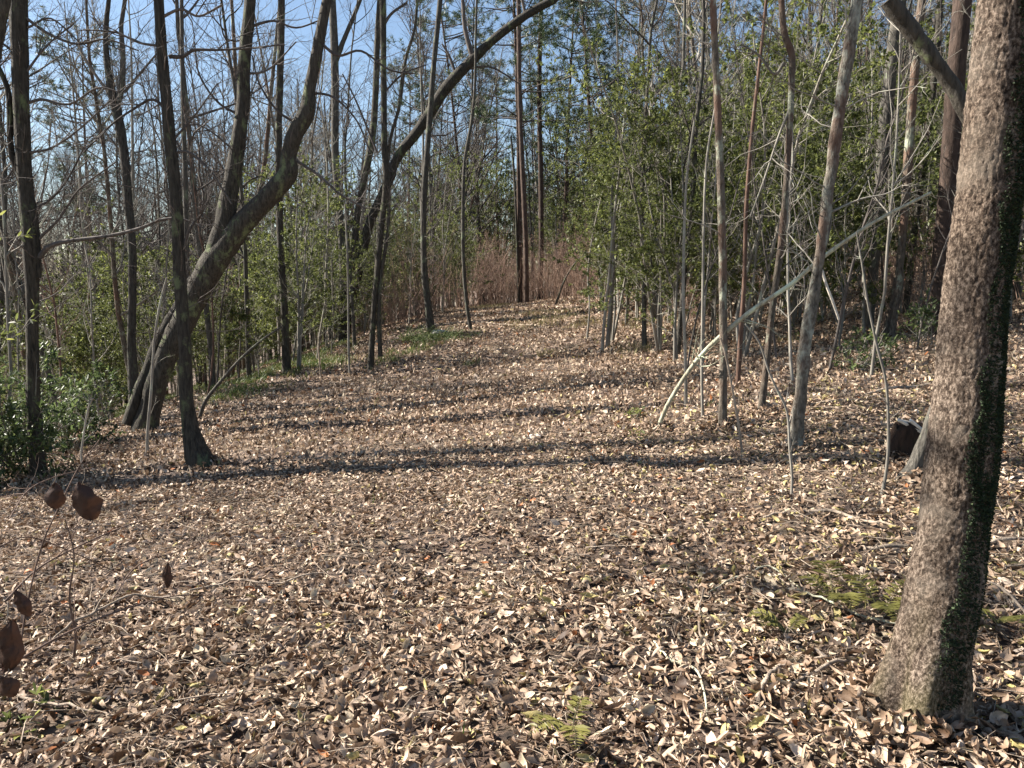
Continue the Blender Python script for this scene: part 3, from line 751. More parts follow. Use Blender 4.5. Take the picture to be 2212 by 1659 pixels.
# --- the pale leaning pole
p0 = hit(1420, 930)
pts = [(1418, 934, 13), (1430, 903, 12), (1446, 868, 12), (1482, 810, 12), (1512, 771, 12), (1544, 738, 13), (1590, 698, 13), (1635, 663, 12), (1710, 613, 12), (1772, 560, 11), (1855, 501, 10), (1917, 464, 9), (2012, 416, 8)]
pole = thing('fallen_pole', 'long pale green-grey pole leaning up to the right across the lichen-spotted trunk', 'fallen tree', p0)
P, R = path3(pts, p0[1], -0.35); R = R * .8
MB().tubes(P, R, 10, bump=0.06, cap=True).build('trunk', M['pole'], pole, origin=p0)
a, ar = grow(P, R, 12, (0.25, 0.99), 0.4, (20, 70), 6, 0.006, 0.05, 0.2)
b, br = grow(a, ar, 3, (0.2, 1), 0.22, (25, 60), 4, 0.003, 0.0, 0.2)
mb = MB(); mb.tubes(a, ar, 5); mb.tubes(b, br, 3); mb.build('twigs', M['pole'], pole, origin=p0)
bp_, br_ = path3([(1772, 572, 6), (1785, 615, 6), (1800, 655, 6), (1812, 690, 5)], p0[1] - .3, 0)
MB().tubes(bp_, br_, 6, cap=True).build('branch', M['chip'], pole, origin=p0)
ANCH.append((1420, 'foot of the leaning pole'))

# --- dark stump with pale splinters
sp = hit(1957, 985); sr = 0.10
st = thing('stump', 'dark rotten stump with pale split wood on top, left of the big near trunk', 'stump', sp)
a_ = np.arange(20) / 20 * 2 * np.pi
rings = []
for z_, rr_ in ((-0.1, 1.25), (0.0, 1.15), (0.06, 1.0), (0.14, 0.95), (0.2, 0.9), (0.24, 0.75), (0.19, 0.5), (0.15, 0.2)):
    rj = sr * 1.35 * rr_ * (1 + 0.12 * vnoise(np.cos(a_) * 2, np.sin(a_) * 2, z_ * 9, 31))
    zz = z_ + (0.04 * vnoise(np.cos(a_) * 3, np.sin(a_) * 3, 0, 32) if z_ > .1 else 0)
    rings.append(np.stack([np.cos(a_) * rj, np.sin(a_) * rj * .8, zz + 0 * a_], -1))
V = np.array(rings); K = len(rings)
i = np.arange(K - 1)[:, None] * 20; j = np.arange(20)[None]
mb = MB(); mb.add(V.reshape(-1, 3), np.stack([i + j, i + (j + 1) % 20, i + 20 + (j + 1) % 20, i + 20 + j], -1).reshape(-1, 4)); mb.build('stump_body', M['rotten'], st)
for k, (dx, dy, L, aa) in enumerate(((-.02, -.06, .22, -0.5), (.05, -.07, .16, -0.7), (.0, 0, .12, -0.2))):
    c0 = np.array([dx - .05, dy, .27]); d = np.array([math.cos(aa), -.2, math.sin(aa)])
    mb = MB(); tv = np.array([[-.5, -.5, -.5], [.5, -.3, -.4], [.45, .4, -.5], [-.5, .5, -.3], [-.4, -.5, .5], [.5, -.3, .3], [.5, .3, .4], [-.5, .4, .5]])
    mb.inst(tv, np.array([[0, 3, 2, 1], [4, 5, 6, 7], [0, 1, 5, 4], [2, 3, 7, 6], [1, 2, 6, 5], [0, 4, 7, 3]]), (c0 + d * L * .3)[None], aim(d[None], np.array([.3])), np.array([[L, .03, .018]]))
    mb.build('splinter', M['chip'], st, smooth=False)

# --- sticks lying on the leaves
def stick(label, pts, material='deadwood', lift=0.035, forks=0):
    q = smooth_path(pts, 5); P = []; R = []
    for px, py, w in q:
        h = hit(px, py); h[2] += lift + 0.01 * math.sin(px * .05)
        P.append(h); R.append(w * .5 * h[1] / FPX)
    P = np.array(P); R = np.array(R); base = P[0].copy()
    mb = MB(); mb.tubes(P, R, 7, bump=0.12, cap=True)
    if forks:
        a, ar = grow(P, R, forks, (0.2, .9), 0.3, (25, 60), 5, 0.004, 0.0, 0.1); mb.tubes(a, ar, 5)
    o = mb.build('fallen_stick', M[material], None, origin=base); o.location = base
    tag(o, label, 'stick', 'sticks lying on the leaves')
stick('long gently arched stick left of the big near trunk, mid distance', [(1648, 1133, 5), (1700, 1120, 7), (1751, 1117, 8), (1834, 1127, 8), (1880, 1140, 7), (1930, 1152, 5)])
stick('straight thick stick ending at the left side of the big near trunk', [(1865, 1200, 7), (1920, 1198, 10), (1985, 1194, 10)])
stick('straight stick poking out right of the big near trunk', [(2118, 1188, 10), (2160, 1184, 10), (2230, 1177, 9)])
stick('crooked forked stick near the bottom right, left of the mossy foot', [(1635, 1535, 13), (1650, 1500, 10), (1676, 1470, 9), (1720, 1452, 8), (1790, 1440, 6)], forks=2)
stick('tapering bark-stripped stick pointing at the mossy foot', [(1695, 1520, 10), (1722, 1490, 12), (1790, 1460, 10), (1870, 1435, 6)])
stick('pale curved wand in the lower right leaves, bending down', [(1412, 1412, 4), (1440, 1440, 5), (1500, 1466, 6), (1518, 1510, 6), (1526, 1570, 4)], 'pole')
stick('thin pale vine sweeping toward the mossy foot of the near trunk', [(1530, 1300, 3), (1590, 1262, 4), (1650, 1243, 4), (1700, 1265, 4), (1757, 1303, 5), (1850, 1345, 5), (1935, 1372, 4)], 'pole')
stick('sinuous brown vine right of centre, below the shaded patch', [(1520, 1290, 4), (1512, 1330, 5), (1512, 1390, 6), (1540, 1430, 5)])
stick('long low stick on the leaves left of the short crooked stem', [(1840, 868, 5), (1920, 852, 7), (2010, 840, 6)], lift=.05)
stick('fallen branch lying left of the foot of the dark stump', [(1750, 882, 5), (1830, 872, 6), (1900, 862, 4)])
stick('slanting stick beyond the big near trunk at the right edge', [(2130, 1290, 5), (2180, 1330, 6), (2240, 1390, 6)], 'deadwood', .08)
stick('brown twiggy stick across the leaves at lower left', [(110, 1415, 4), (170, 1370, 6), (240, 1330, 6), (330, 1310, 5), (400, 1320, 4)], 'deadwood', .06, 4)
stick('pale stick left of centre in the lower leaves', [(410, 1300, 4), (500, 1275, 5), (590, 1280, 5), (700, 1255, 3)], 'deadwood', .05, 3)
stick('stick lying along the left edge of the lower leaves', [(0, 1520, 6), (90, 1540, 7), (190, 1560, 6), (250, 1565, 4)], 'deadwood', .04, 2)
stick('thin branch lying on the path below the long shadow', [(800, 1020, 3), (880, 1010, 4), (960, 985, 4), (1010, 978, 3)])
stick('straight stick on the far path just right of the white rock', [(1040, 700, 3), (1090, 704, 4), (1160, 706, 3)])

# ------------------------------------------------------------------ evergreen shrub, ferns, grass, rock
TVL = np.array([[0, 0, 0], [.35, -.16, .05], [.75, -.13, .04], [1, 0, -.04], [.75, .13, .04], [.35, .16, .05], [.5, 0, -.02]])
TFL = np.array([[0, 1, 6], [1, 2, 6], [2, 3, 6], [3, 4, 6], [4, 5, 6], [5, 0, 6]])
TVD = np.array([[0, 0, 0], [.5, -.22, .06], [1, 0, 0], [.5, .22, .06]]); TFD = np.array([[0, 1, 2, 3]])
def whorls(mb, P, n_per, size, g, tv=TVL, tf=TFL, droop=0.1, spread=1.0, bright=0.0, mid=True):
    """leaves round the tips (and along) the twigs P (N,K,3)"""
    N, K, _ = P.shape
    idx = np.repeat(np.arange(N), n_per); n = len(idx)
    t = 1 - g.random(n) ** 2 * (0.6 if mid else 0.1)
    f = t * (K - 1); i = np.minimum(f.astype(int), K - 2); w = (f - i)[:, None]
    p = P[idx, i] * (1 - w) + P[idx, i + 1] * w
    T = nrm(P[idx, i + 1] - P[idx, i])
    d = nrm(T * 0.5 + g.normal(size=(n, 3)) * spread * 0.7 + np.array([0, 0, -droop]))
    mb.inst(tv, tf, p, aim(d, g.normal(0, 0.5, n)), size * g.uniform(0.6, 1.25, n), np.clip(g.beta(2, 2.2, n) + bright, 0, 1))

def evergreen(name, label, base, h, spread, stems, nl, size, g, cat='shrub', mt='shrub', low=0.15, tvf=(TVL, TFL), group=None, bright=0.0, nb=7, nb2=4):
    base = np.asarray(base, float)
    o = thing(name, label, cat, base, group)
    k = 8; P = np.empty((stems, k, 3)); P[:, 0] = g.normal(0, 0.04, (stems, 3)) * [1, 1, 0] - [0, 0, 0.08]
    a = g.uniform(0, 6.28, stems); d = nrm(np.stack([np.cos(a) * spread, np.sin(a) * spread, np.ones(stems) * 1.0], -1))
    Ls = h * g.uniform(0.75, 1.1, stems)
    for j in range(1, k):
        d = nrm(d + g.normal(size=(stems, 3)) * 0.10 + [0, 0, 0.06]); P[:, j] = P[:, j - 1] + d * (Ls / (k - 1))[:, None]
    R = np.linspace(1, .3, k)[None] * (0.007 + 0.004 * h) * g.uniform(.7, 1.2, (stems, 1))
    ms = MB(); ms.tubes(P, R, 6)
    a1, r1 = grow(P, R, nb, (low, 0.98), h * 0.3 + .12, (35, 80), 5, 0.008, 0.08, 0.16, g=g)
    a2, r2 = grow(a1, r1, nb2, (0.2, 1), h * 0.12 + .08, (25, 65), 4, 0.004, 0.06, 0.2, g=g)
    ms.tubes(a1, r1, 4); ms.tubes(a2, r2, 3)
    so = ms.build('stems', M['twig'], o)
    ml = MB()
    whorls(ml, a2, max(1, nl // len(a2)), size, g, *tvf, bright=bright)
    whorls(ml, a1, 3, size, g, *tvf, bright=bright)
    lo_ = ml.build('foliage', M[mt], o)
    KIDS[o.name] = [so, lo_]
    return o
g = np.random.default_rng(3)
evergreen('evergreen_shrub', 'leafy evergreen shrub at the left edge, its glossy leaves catching the sun', hit(55, 1030), 1.6, 0.7, 12, 4600, 0.08, g, low=.05, nb=9, nb2=4)
evergreen('evergreen_shrub', 'lower evergreen shrub spreading right of the leafy one at the left edge', hit(160, 975), 1.2, 0.8, 9, 3400, 0.07, g, low=.05, nb=8)
evergreen('evergreen_shrub', 'small evergreen shrub left of the leaning double tree, behind the leafy ones', hit(200, 905), 1.2, 0.8, 7, 2000, 0.075, g, low=.05)
evergreen('evergreen_sapling', 'evergreen sapling at the far left whose leafy branch tips reach in at mid height', at(-30, 900, 7.0) * [1, 1, 0] + [0, 0, float(hf(at(-30, 900, 7.0)[0], 7.0))], 3.0, 0.25, 3, 900, 0.085, g, cat='sapling', mt='green', low=.45, bright=.1)
evergreen('evergreen_shrub', 'tiny seedling with a few bright leaves at the bottom left corner', hit(75, 1560), 0.10, 1.2, 3, 40, 0.05, g, low=.05, mt='green', bright=.2, nb=3, nb2=2)
evergreen('evergreen_shrub', 'low green seedling in front of the foot of the leaning pole', hit(1365, 905), 0.18, 1.2, 4, 60, 0.06, g, low=.05, mt='green', bright=.25, nb=3, nb2=2)
evergreen('evergreen_shrub', 'low yellow-green seedling just below the foot of the leaning pole', hit(1385, 945), 0.14, 1.2, 4, 50, 0.06, g, low=.05, mt='green', bright=.3, nb=3, nb2=2)
evergreen('evergreen_shrub', 'dark low shrub on the slope between the lichen-spotted and smooth grey trunks', hit(1850, 800), 0.7, 0.9, 5, 500, 0.07, g, low=.1)
evergreen('evergreen_shrub', 'dark green low shrub behind the foot-forked trunk at right', hit(1990, 745), 0.7, 0.9, 5, 500, 0.07, g, low=.1)

def fern(label, px, py, fronds, L, g):
    base = hit(px, py); o = thing('fern', label, 'fern', base)
    for k in range(fronds):
        a = g.uniform(0, 6.28); n = 12
        t = np.linspace(0, 1, n); d = np.array([math.cos(a), math.sin(a)])
        l_ = L * g.uniform(.7, 1.1)
        P = np.stack([d[0] * t * l_, d[1] * t * l_, 0.04 + 0.42 * l_ * np.sin(t * 2.4)], -1)
        mb = MB(); mb.tubes(P, np.linspace(.002, .0008, n), 4)
        side = np.array([-d[1], d[0], 0]); pos = []; dr = []; ss = []
        for q in np.linspace(0.1, 1, 20):
            p = np.array([np.interp(q, t, P[:, c]) for c in range(3)])
            for s_ in (1, -1):
                pos.append(p); dr.append(side * s_ + np.array([d[0], d[1], 0]) * .35 + [0, 0, g.normal(0, .12)]); ss.append(l_ * .30 * math.sin(math.pi * min(q * .9 + .08, .98)) + .006)
        mb.inst(TVD, TFD, np.array(pos), aim(np.array(dr), g.normal(0, .3, len(pos))), np.stack([np.array(ss), np.array(ss) * .55, np.array(ss)], -1), np.full(len(pos), g.uniform(.2, 1)))
        mb.build('frond', M['fern'], o)
fern('yellow-green fern left of the mossy foot of the near trunk', 1800, 1325, 4, 0.26, g)
fern('fern right against the mossy foot of the near trunk', 1900, 1345, 4, 0.24, g)
fern('small bright fern below the other two, left of the mossy foot', 1700, 1388, 4, 0.16, g)
fern('fern at the bottom edge of the view, right of centre', 1235, 1605, 3, 0.20, g)
fern('fern half hidden right of the big near trunk', 2150, 1370, 3, 0.28, g)

def grass(label, spots, m_, n, h, g, kind='stuff'):
    mb = MB(); pos = []; 
    for (px, py, rx, ry) in spots:
        c = hit(px, py); e = hit(px + rx, py); f = hit(px, py - ry)
        ax = e[0] - c[0]; ay = abs(f[1] - c[1])
        k = int(n * ax * max(ay, .2)); th = g.uniform(0, 6.28, k); r = np.sqrt(g.random(k)) * (1 + .3 * g.normal(size=k) * .5)
        x = c[0] + ax * r * np.cos(th); y = c[1] + ay * r * np.sin(th)
        q = vnoise(x * 3, y * 3, 0, 41) > -0.25
        pos.append(np.stack([x[q], y[q]], -1))
    p = np.concatenate(pos); n = len(p)
    a = g.uniform(0, 6.28, n); tv = np.array([[0, -.06, 0], [0, .06, 0], [.12, 0, .55], [.5, 0, .9]])
    V = np.array([[0, -.03, 0], [0, .03, 0], [.14, .025, .55], [.14, -.025, .55], [.5, 0, .8]])
    hh = h * g.uniform(.5, 1.3, n)
    P3 = np.stack([p[:, 0], p[:, 1], hf(p[:, 0], p[:, 1]) + .01], -1)
    r_ = rotm(a, g.normal(0, .25, n), g.normal(0, .25, n)); tn = g.random(n)
    mb.inst(V, np.array([[0, 1, 2, 3]]), P3, r_, hh, tn); mb.inst(V, np.array([[3, 2, 4]]), P3, r_, hh, tn)
    tag(mb.build('grass', m_), label, 'grass', kind=kind)
grass('green grass patches along the left edge of the path', [(610, 800, 90, 14), (540, 830, 60, 10), (820, 785, 40, 8), (900, 755, 60, 10), (670, 775, 60, 8), (700, 790, 60, 8), (380, 860, 60, 10), (1020, 790, 18, 4)], M['grass'], 1500, 0.15, g)
grass('dry yellowish grass where the path bends at the far end', [(1170, 690, 90, 16), (1060, 664, 40, 5), (1180, 770, 30, 6), (1250, 700, 50, 12), (1370, 760, 50, 10), (1390, 700, 60, 14), (640, 815, 50, 8), (1700, 740, 40, 8)], M['yellowgrass'], 900, 0.14, g)
grass('scattered small green grass tufts among the near leaves', [(820, 1085, 18, 6), (870, 1580, 16, 8), (1010, 1600, 16, 8), (240, 1230, 14, 8), (630, 1090, 12, 5), (60, 1570, 24, 12), (1320, 1230, 14, 6), (1105, 885, 14, 4), (740, 950, 14, 4), (1540, 880, 20, 6)], M['grass'], 900, 0.09, g)

# green tangle with white rock beside a trunk
p = hit(950, 735)
tg = thing('grass_clump', 'arching tangle of green blades heaped round the trunk by the white rock', 'grass clump', p)
mb = MB(); n = 420
a = g.uniform(0, 6.28, n); r = np.sqrt(g.random(n)) * .8
P = np.empty((n, 6, 3)); P[:, 0] = np.stack([np.cos(a) * r * 1.2, np.sin(a) * r * .7, 0 * a], -1)
d = nrm(np.stack([g.normal(0, .5, n), g.normal(0, .5, n), np.ones(n)], -1))
for j in range(1, 6):
    d = nrm(d + [0, 0, -.32] + g.normal(size=(n, 3)) * .12); P[:, j] = P[:, j - 1] + d * g.uniform(.06, .14, n)[:, None]
mb.tubes(P, np.tile(np.linspace(.006, .002, 6), (n, 1)), 3, tone=g.random(n)); mb.build('blades', M['grass'], tg)
def rock(label, px, py, sx, sy, sz, g):
    p = hit(px, py); mb = MB()
    th = np.linspace(0, np.pi, 9); ph = np.arange(14) / 14 * 2 * np.pi
    TH, PH = np.meshgrid(th, ph, indexing='ij')
    v = np.stack([np.sin(TH) * np.cos(PH), np.sin(TH) * np.sin(PH), np.cos(TH)], -1)
    v = v * (1 + .22 * vnoise(v[..., 0] * 1.8 + px, v[..., 1] * 1.8, v[..., 2] * 1.8, 51))[..., None] * [sx, sy, sz]
    i = np.arange(8)[:, None] * 14; j = np.arange(14)[None]
    mb.add(v.reshape(-1, 3), np.stack([i + j, i + 14 + j, i + 14 + (j + 1) % 14, i + (j + 1) % 14], -1).reshape(-1, 4))
    o = mb.build('rock', M['rock']); o.location = p + [0, 0, sz * .3]
    tag(o, label, 'rock')
p_ = hit(940, 735)
rock('small white rock beside the grey trunk at the left path edge', 950, 722, .24, .14, .10, g)
rock('flat pale stone at the edge of the long shadow in mid path', 1155, 946, .085, .05, .025, g)

# ------------------------------------------------------------------ near brambles and hanging dead leaves, lower left
def bramble(label, paths, Y0s, name='bramble'):
    base = hit(paths[0][0][0], min(paths[0][0][1], 1650)); o = thing(name, label, 'bramble', base)
    mb = MB()
    for pts, (ya, yb) in zip(paths, Y0s):
        q = smooth_path(pts, 5); n = len(q)
        P = np.array([at(px, py, ya + (yb - ya) * i / (n - 1)) for i, (px, py, w) in enumerate(q)])
        P[:, 2] = np.maximum(P[:, 2], hf(P[:, 0], P[:, 1]) + .02)
        R = np.array([w * .36 * y / FPX for (px, py, w), y in zip(q, P[:, 1])])
        mb.tubes(P, R, 6, cap=True)
        a, ar = grow(P, R, 6, (.15, 1), 0.28, (30, 70), 5, .002, .02, .2); mb.tubes(a, ar, 4)
        b, br = grow(a, ar, 2, (.2, 1), 0.12, (30, 70), 4, .0012, .02, .2); mb.tubes(b, br, 3)
    mb.build('stems', M['bramble'], o, origin=base)
    return o
bramble('tangle of thin bare bramble stems arching over the lower left leaves',
        [[(10, 1300, 7), (80, 1230, 6), (170, 1180, 5), (290, 1130, 4), (420, 1100, 3)], [(40, 1420, 6), (60, 1300, 6), (90, 1180, 5), (130, 1090, 4), (170, 1010, 4), (215, 950, 3)],
         [(160, 1420, 10), (163, 1370, 9), (150, 1290, 7), (160, 1200, 5), (140, 1120, 4)], [(0, 1180, 5), (60, 1160, 5), (150, 1190, 4), (260, 1240, 4)], [(0, 1450, 8), (120, 1380, 7), (230, 1330, 6), (360, 1290, 4), (480, 1285, 3)],
         [(240, 1300, 4), (300, 1220, 4), (420, 1180, 3), (520, 1120, 3)], [(20, 1120, 4), (60, 1060, 4), (120, 1030, 3), (200, 1010, 3)]],
        [(2.4, 3.0), (2.3, 2.5), (2.6, 2.6), (2.2, 3.0), (2.2, 2.9), (2.8, 3.4), (2.3, 3)])
def hanging(label, px, py, wpx, hpx, Y, roll):
    c = at(px, py, Y); s = hpx * Y / FPX
    tv, tf = leaf_template(10, 6, 1.0, wpx / hpx * 1.15, 0.7, 0.6, .7, .05, np.random.default_rng(int(px)))
    mb = MB(); R_ = np.array([[0, 1, 0], [0, 0, 1], [1, 0, 0]], float)     # length along z, blade facing the viewer
    v = (tv @ R_.T) * s; ca, sa = math.cos(roll), math.sin(roll)
    v = v @ np.array([[ca, 0, -sa], [0, 1, 0], [sa, 0, ca]])
    mb.add(v, tf, np.full(len(v), .3)); P = np.array([[0, 0, s * .45], [.01, 0, s * .6], [.0, .02, s * .8]])
    o = mb.build('dead_leaf', M['deadleaf']); o.location = c
    MB().tubes(P, np.full(3, .0015), 5).build('leaf_stalk', M['deadwood'], o)
    tag(o, label, 'leaf', 'dark dead leaves hanging on the bramble')
hanging('smaller left one of two dark dead leaves hanging side by side on the bramble', 116, 1072, 44, 62, 2.35, .1)
hanging('larger curled right one of two dark dead leaves hanging on the bramble', 180, 1085, 62, 92, 2.3, -.3)
hanging('dark dead leaf hanging at the left edge, lower down', 45, 1305, 34, 70, 2.2, -.4)
hanging('big dark dead leaf cut by the left edge near the bottom', 14, 1400, 60, 130, 1.7, .2)
hanging('lowest brown dead leaf at the left edge', 12, 1485, 48, 60, 1.7, -.6)
hanging('shrivelled dark dead leaf standing in the lower left litter', 360, 1245, 22, 60, 2.9, .1)

# ------------------------------------------------------------------ generic woods: a few of each kind, copied
def bare_tree(h, r, g, start=.3, n1=30, n2=7, n3=5, material='grey', lean=.05, twist=.05, l1=None, sides=8):
    o = bpy.data.objects.new('bare_tree', None); C.objects.link(o)
    k = 14; P = np.zeros((k, 3)); P[0, 2] = -.3; d = nrm(np.array([g.normal(0, lean), g.normal(0, lean), 1.]))
    for j in range(1, k):
        d = nrm(d + g.normal(size=3) * twist + [0, 0, .02]); P[j] = P[j - 1] + d * h / (k - 1)
    R = r * np.linspace(1, .12, k) ** .8; R[0] *= 1.25
    t = MB().tubes(P, R, sides, bump=.06).build('trunk', M[material], o)
    a, ar = grow(P, R, n1, (start, .98), l1 or h * .26, (30, 78), 7, r * .36, .12, .16, g=g)
    b, br = grow(a, ar, n2, (.2, .98), h * .11, (25, 60), 5, r * .13, .1, .17, g=g)
    mb = MB(); mb.tubes(a, ar, 5); mb.tubes(b, br, 4)
    if n3:
        c, cr_ = grow(b, br, n3, (.15, .98), h * .055, (20, 60), 4, max(.004, r * .05), .08, .2, g=g); mb.tubes(c, cr_, 3)
    cr = mb.build('crown', M['twig' if material == 'lichen' else 'twigdark'], o)
    KIDS[o.name] = [t, cr]
    return o
def bare_sapling(h, r, g, mt='twig', n1=22):
    o = bpy.data.objects.new('sapling', None); C.objects.link(o)
    k = 12; P = np.zeros((k, 3)); P[0, 2] = -.1; d = nrm(np.array([g.normal(0, .12), g.normal(0, .12), 1.]))
    for j in range(1, k):
        d = nrm(d + g.normal(size=3) * .07 + [0, 0, .03]); P[j] = P[j - 1] + d * h / (k - 1)
    R = r * np.linspace(1, .2, k)
    t = MB().tubes(P, R, 6, bump=.05).build('stem', M[mt], o)
    a, ar = grow(P, R, n1, (.2, .98), h * .17, (25, 70), 6, r * .4, .1, .16, g=g)
    b, br = grow(a, ar, 5, (.15, .98), h * .07, (25, 60), 4, .0035, .06, .2, g=g)
    mb = MB(); mb.tubes(a, ar, 4); mb.tubes(b, br, 3)
    c = mb.build('twigs', M[mt], o)
    KIDS[o.name] = [t, c]
    return o
def pine(h, r, g, start=.4, dens=1.0):
    o = bpy.data.objects.new('pine_tree', None); C.objects.link(o)
    k = 12; P = np.zeros((k, 3)); P[0, 2] = -.3; d = nrm(np.array([g.normal(0, .02), g.normal(0, .02), 1.]))
    for j in range(1, k):
        d = nrm(d + g.normal(size=3) * .012); P[j] = P[j - 1] + d * h / (k - 1)
    R = r * np.linspace(1, .2, k)
    t = MB().tubes(P, R, 10, bump=.06).build('trunk', M['pine'], o)
    a, ar = grow(P, R, int(70 * dens), (start, .99), h * .2, (65, 95), 6, r * .22, .04, .08, g=g)
    b, br = grow(a, ar, 5, (.3, 1), h * .055, (30, 60), 4, .012, .05, .15, g=g)
    mb = MB(); mb.tubes(a, ar, 4); mb.tubes(b, br, 3); br_o = mb.build('branches', M['twigdark'], o)
    tips = b[:, 2:, :].reshape(-1, 3); nn = 24
    idx = np.repeat(np.arange(len(tips)), nn); n = len(idx)
    dd = nrm(g.normal(size=(n, 3)) + [0, 0, .25])
    V = np.array([[0, -.07, 0], [0, .07, 0], [1, 0, 0]])
    mb = MB(); mb.inst(V, np.array([[0, 1, 2]]), tips[idx] + g.normal(size=(n, 3)) * .05, aim(dd, g.uniform(0, 6, n)), g.uniform(.14, .26, n), np.repeat(g.random(len(tips)), nn) * .7 + g.random(n) * .3)
    c = mb.build('foliage', M['needle'], o, smooth=False)
    KIDS[o.name] = [t, br_o, c]
    return o
def brush(h, g, n=26):
    o = bpy.data.objects.new('brush_shrub', None); C.objects.link(o)
    k = 7; P = np.zeros((n, k, 3)); P[:, 0, :2] = g.normal(0, .35, (n, 2)); P[:, 0, 2] = -.1
    d = nrm(np.stack([g.normal(0, .25, n), g.normal(0, .25, n), np.ones(n)], -1)); L = h * g.uniform(.5, 1.1, n)
    for j in range(1, k):
        d = nrm(d + g.normal(size=(n, 3)) * .1 + [0, 0, .02]); P[:, j] = P[:, j - 1] + d * (L / (k - 1))[:, None]
    R = np.linspace(.012, .004, k)[None] * g.uniform(.6, 1.3, (n, 1))
    a = MB().tubes(P, R, 4).build('stems', M['brush'], o)
    b, br = grow(P, R, 8, (.2, .98), h * .2, (20, 60), 5, .005, .08, .15, g=g)
    c, cr_ = grow(b, br, 3, (.2, .98), h * .1, (20, 60), 3, .0035, .05, .15, g=g)
    mb = MB(); mb.tubes(b, br, 3); mb.tubes(c, cr_, 3)
    # a few rust-coloured leaves still held
    whorls(mb, c, 1, .05, g, TVD, TFD)
    t = mb.build('twigs', M['brush'], o)
    KIDS[o.name] = [a, t]
    return o

g = np.random.default_rng(11)
mats = ['grey', 'dark', 'grey', 'lichen', 'grey', 'dark', 'red']
TREES = [bare_tree(g.uniform(13, 17), g.uniform(.09, .13), g, g.uniform(.25, .4), material=mats[k], lean=.05, twist=.045) for k in range(7)]
THIN = [bare_tree(g.uniform(9, 12), g.uniform(.045, .065), g, g.uniform(.18, .3), 22, 6, 4, material=['grey', 'lichen', 'dark', 'grey', 'twig'][k], lean=.07, twist=.06, l1=2.0) for k in range(5)]
SAPS = [bare_sapling(g.uniform(4, 7), g.uniform(.014, .028), g, ['twig', 'twig', 'twigdark', 'red', 'twig', 'twigdark'][k]) for k in range(6)]
EVG = [evergreen('evergreen_sapling', None, (0, 0, 0), h_, .12, 2 + k % 2, nl, .075, g, cat='sapling', mt='green', low=.12, tvf=(TVD, TFD), nb=18, nb2=6, bright=[0, .08, .15, 0, .1][k]) for k, (h_, nl) in enumerate(((4.2, 6500), (5.5, 8500), (3.2, 5000), (6.5, 9500), (4.8, 7500)))]
PINES = [pine(g.uniform(17, 21), g.uniform(.12, .16), g, st_, d_) for st_, d_ in ((.45, 1.0), (.3, 1.2), (.5, .9))]
BRUSH = [brush(g.uniform(2.4, 3.4), g) for k in range(4)]

used = set()
PLACED = []
def put(proto, x, y, sc, info, rz=None):
    if proto.name not in used: used.add(proto.name); o = proto
    else: o = copy_tree(proto)
    o.location = (float(x), float(y), float(hf(x, y)))
    o.rotation_euler = (g.normal(0, .03), g.normal(0, .03), g.uniform(0, 6.28) if rz is None else rz)
    o.scale = (sc, sc, sc * g.uniform(.92, 1.1))
    PLACED.append((o, x, y, info))
    return o
taken = []
def free(x, y, dmin):
    for a_x, a_y in taken:
        if (a_x - x) ** 2 + (a_y - y) ** 2 < dmin * dmin: return False
    taken.append((x, y)); return True
def clear_path(x, y):
    """inside the open corridor of the path"""
    l = np.interp(y, [0, 7, 12, 16, 20, 30, 33], [-6, -5.2, -6.0, -5.0, -3.6, -2.0, -1.0]); r = np.interp(y, [0, 7, 9, 13, 20, 30, 33], [4, 3.6, 2.4, 2.1, 2.3, 2.6, 1.0])
    return l < x < r and y < 33
def spots(n, y0, y1, x0, x1, dmin, ok=lambda x, y: True, power=1.0):
    out = []; tries = 0
    while len(out) < n and tries < n * 60:
        tries += 1
        y = y0 + (y1 - y0) * g.random() ** power; x = g.uniform(x0, x1) * (0.72 * y)
        if clear_path(x, y) or not ok(x, y) or not free(x, y, dmin): continue
        out.append((x, y))
    return out

BIG = [bare_tree(17, .21, g, .6, 12, 4, 2, material='dark', lean=.03, twist=.03, sides=14)]
for q_x, q_y, sc_ in ((-7.2, 8.75, .95), (-8.9, 11.6, 1.1), (-11.5, 14.5, 1.0), (-13.5, 18.6, 1.1)):
    taken.append((q_x, q_y)); put(BIG[0], q_x, q_y, sc_, 'big')
hb = evergreen('evergreen_tree', 'tall thin evergreen with a leafy top only, just past the left edge of the view', (-6.5, 6.1, float(hf(-6.5, 6.1))), 8.3, .05, 1, 2600, .085, g, cat='tree', mt='green', low=.72, tvf=(TVD, TFD), nb=22, nb2=6)
taken.append((-6.5, 6.1))
# right woods, near to middle
for x, y in spots(56, 8.5, 22, 0.2, 1.05, .4): put(SAPS[g.integers(6)], x, y, g.uniform(.8, 1.25), 'sapling')
for x, y in spots(22, 11, 26, 0.22, 1.05, .8): put(THIN[g.integers(5)], x, y, g.uniform(.8, 1.15), 'thin')
for x, y in spots(85, 11, 30, 0.13, 1.05, .6): put(EVG[g.integers(5)], x, y, g.uniform(.7, 1.1), 'evergreen')
for px, py, v in ((1322, 740, 1), (1420, 735, 0), (1380, 690, 3), (1480, 715, 4), (1345, 665, 1), (1540, 725, 0), (1460, 668, 3), (1640, 700, 4), (1300, 660, 3), (1720, 690, 1), (1590, 672, 3)):
    p = hit(px, py); taken.append((p[0], p[1])); put(EVG[v], p[0], p[1], g.uniform(.85, 1.05), 'evergreen')
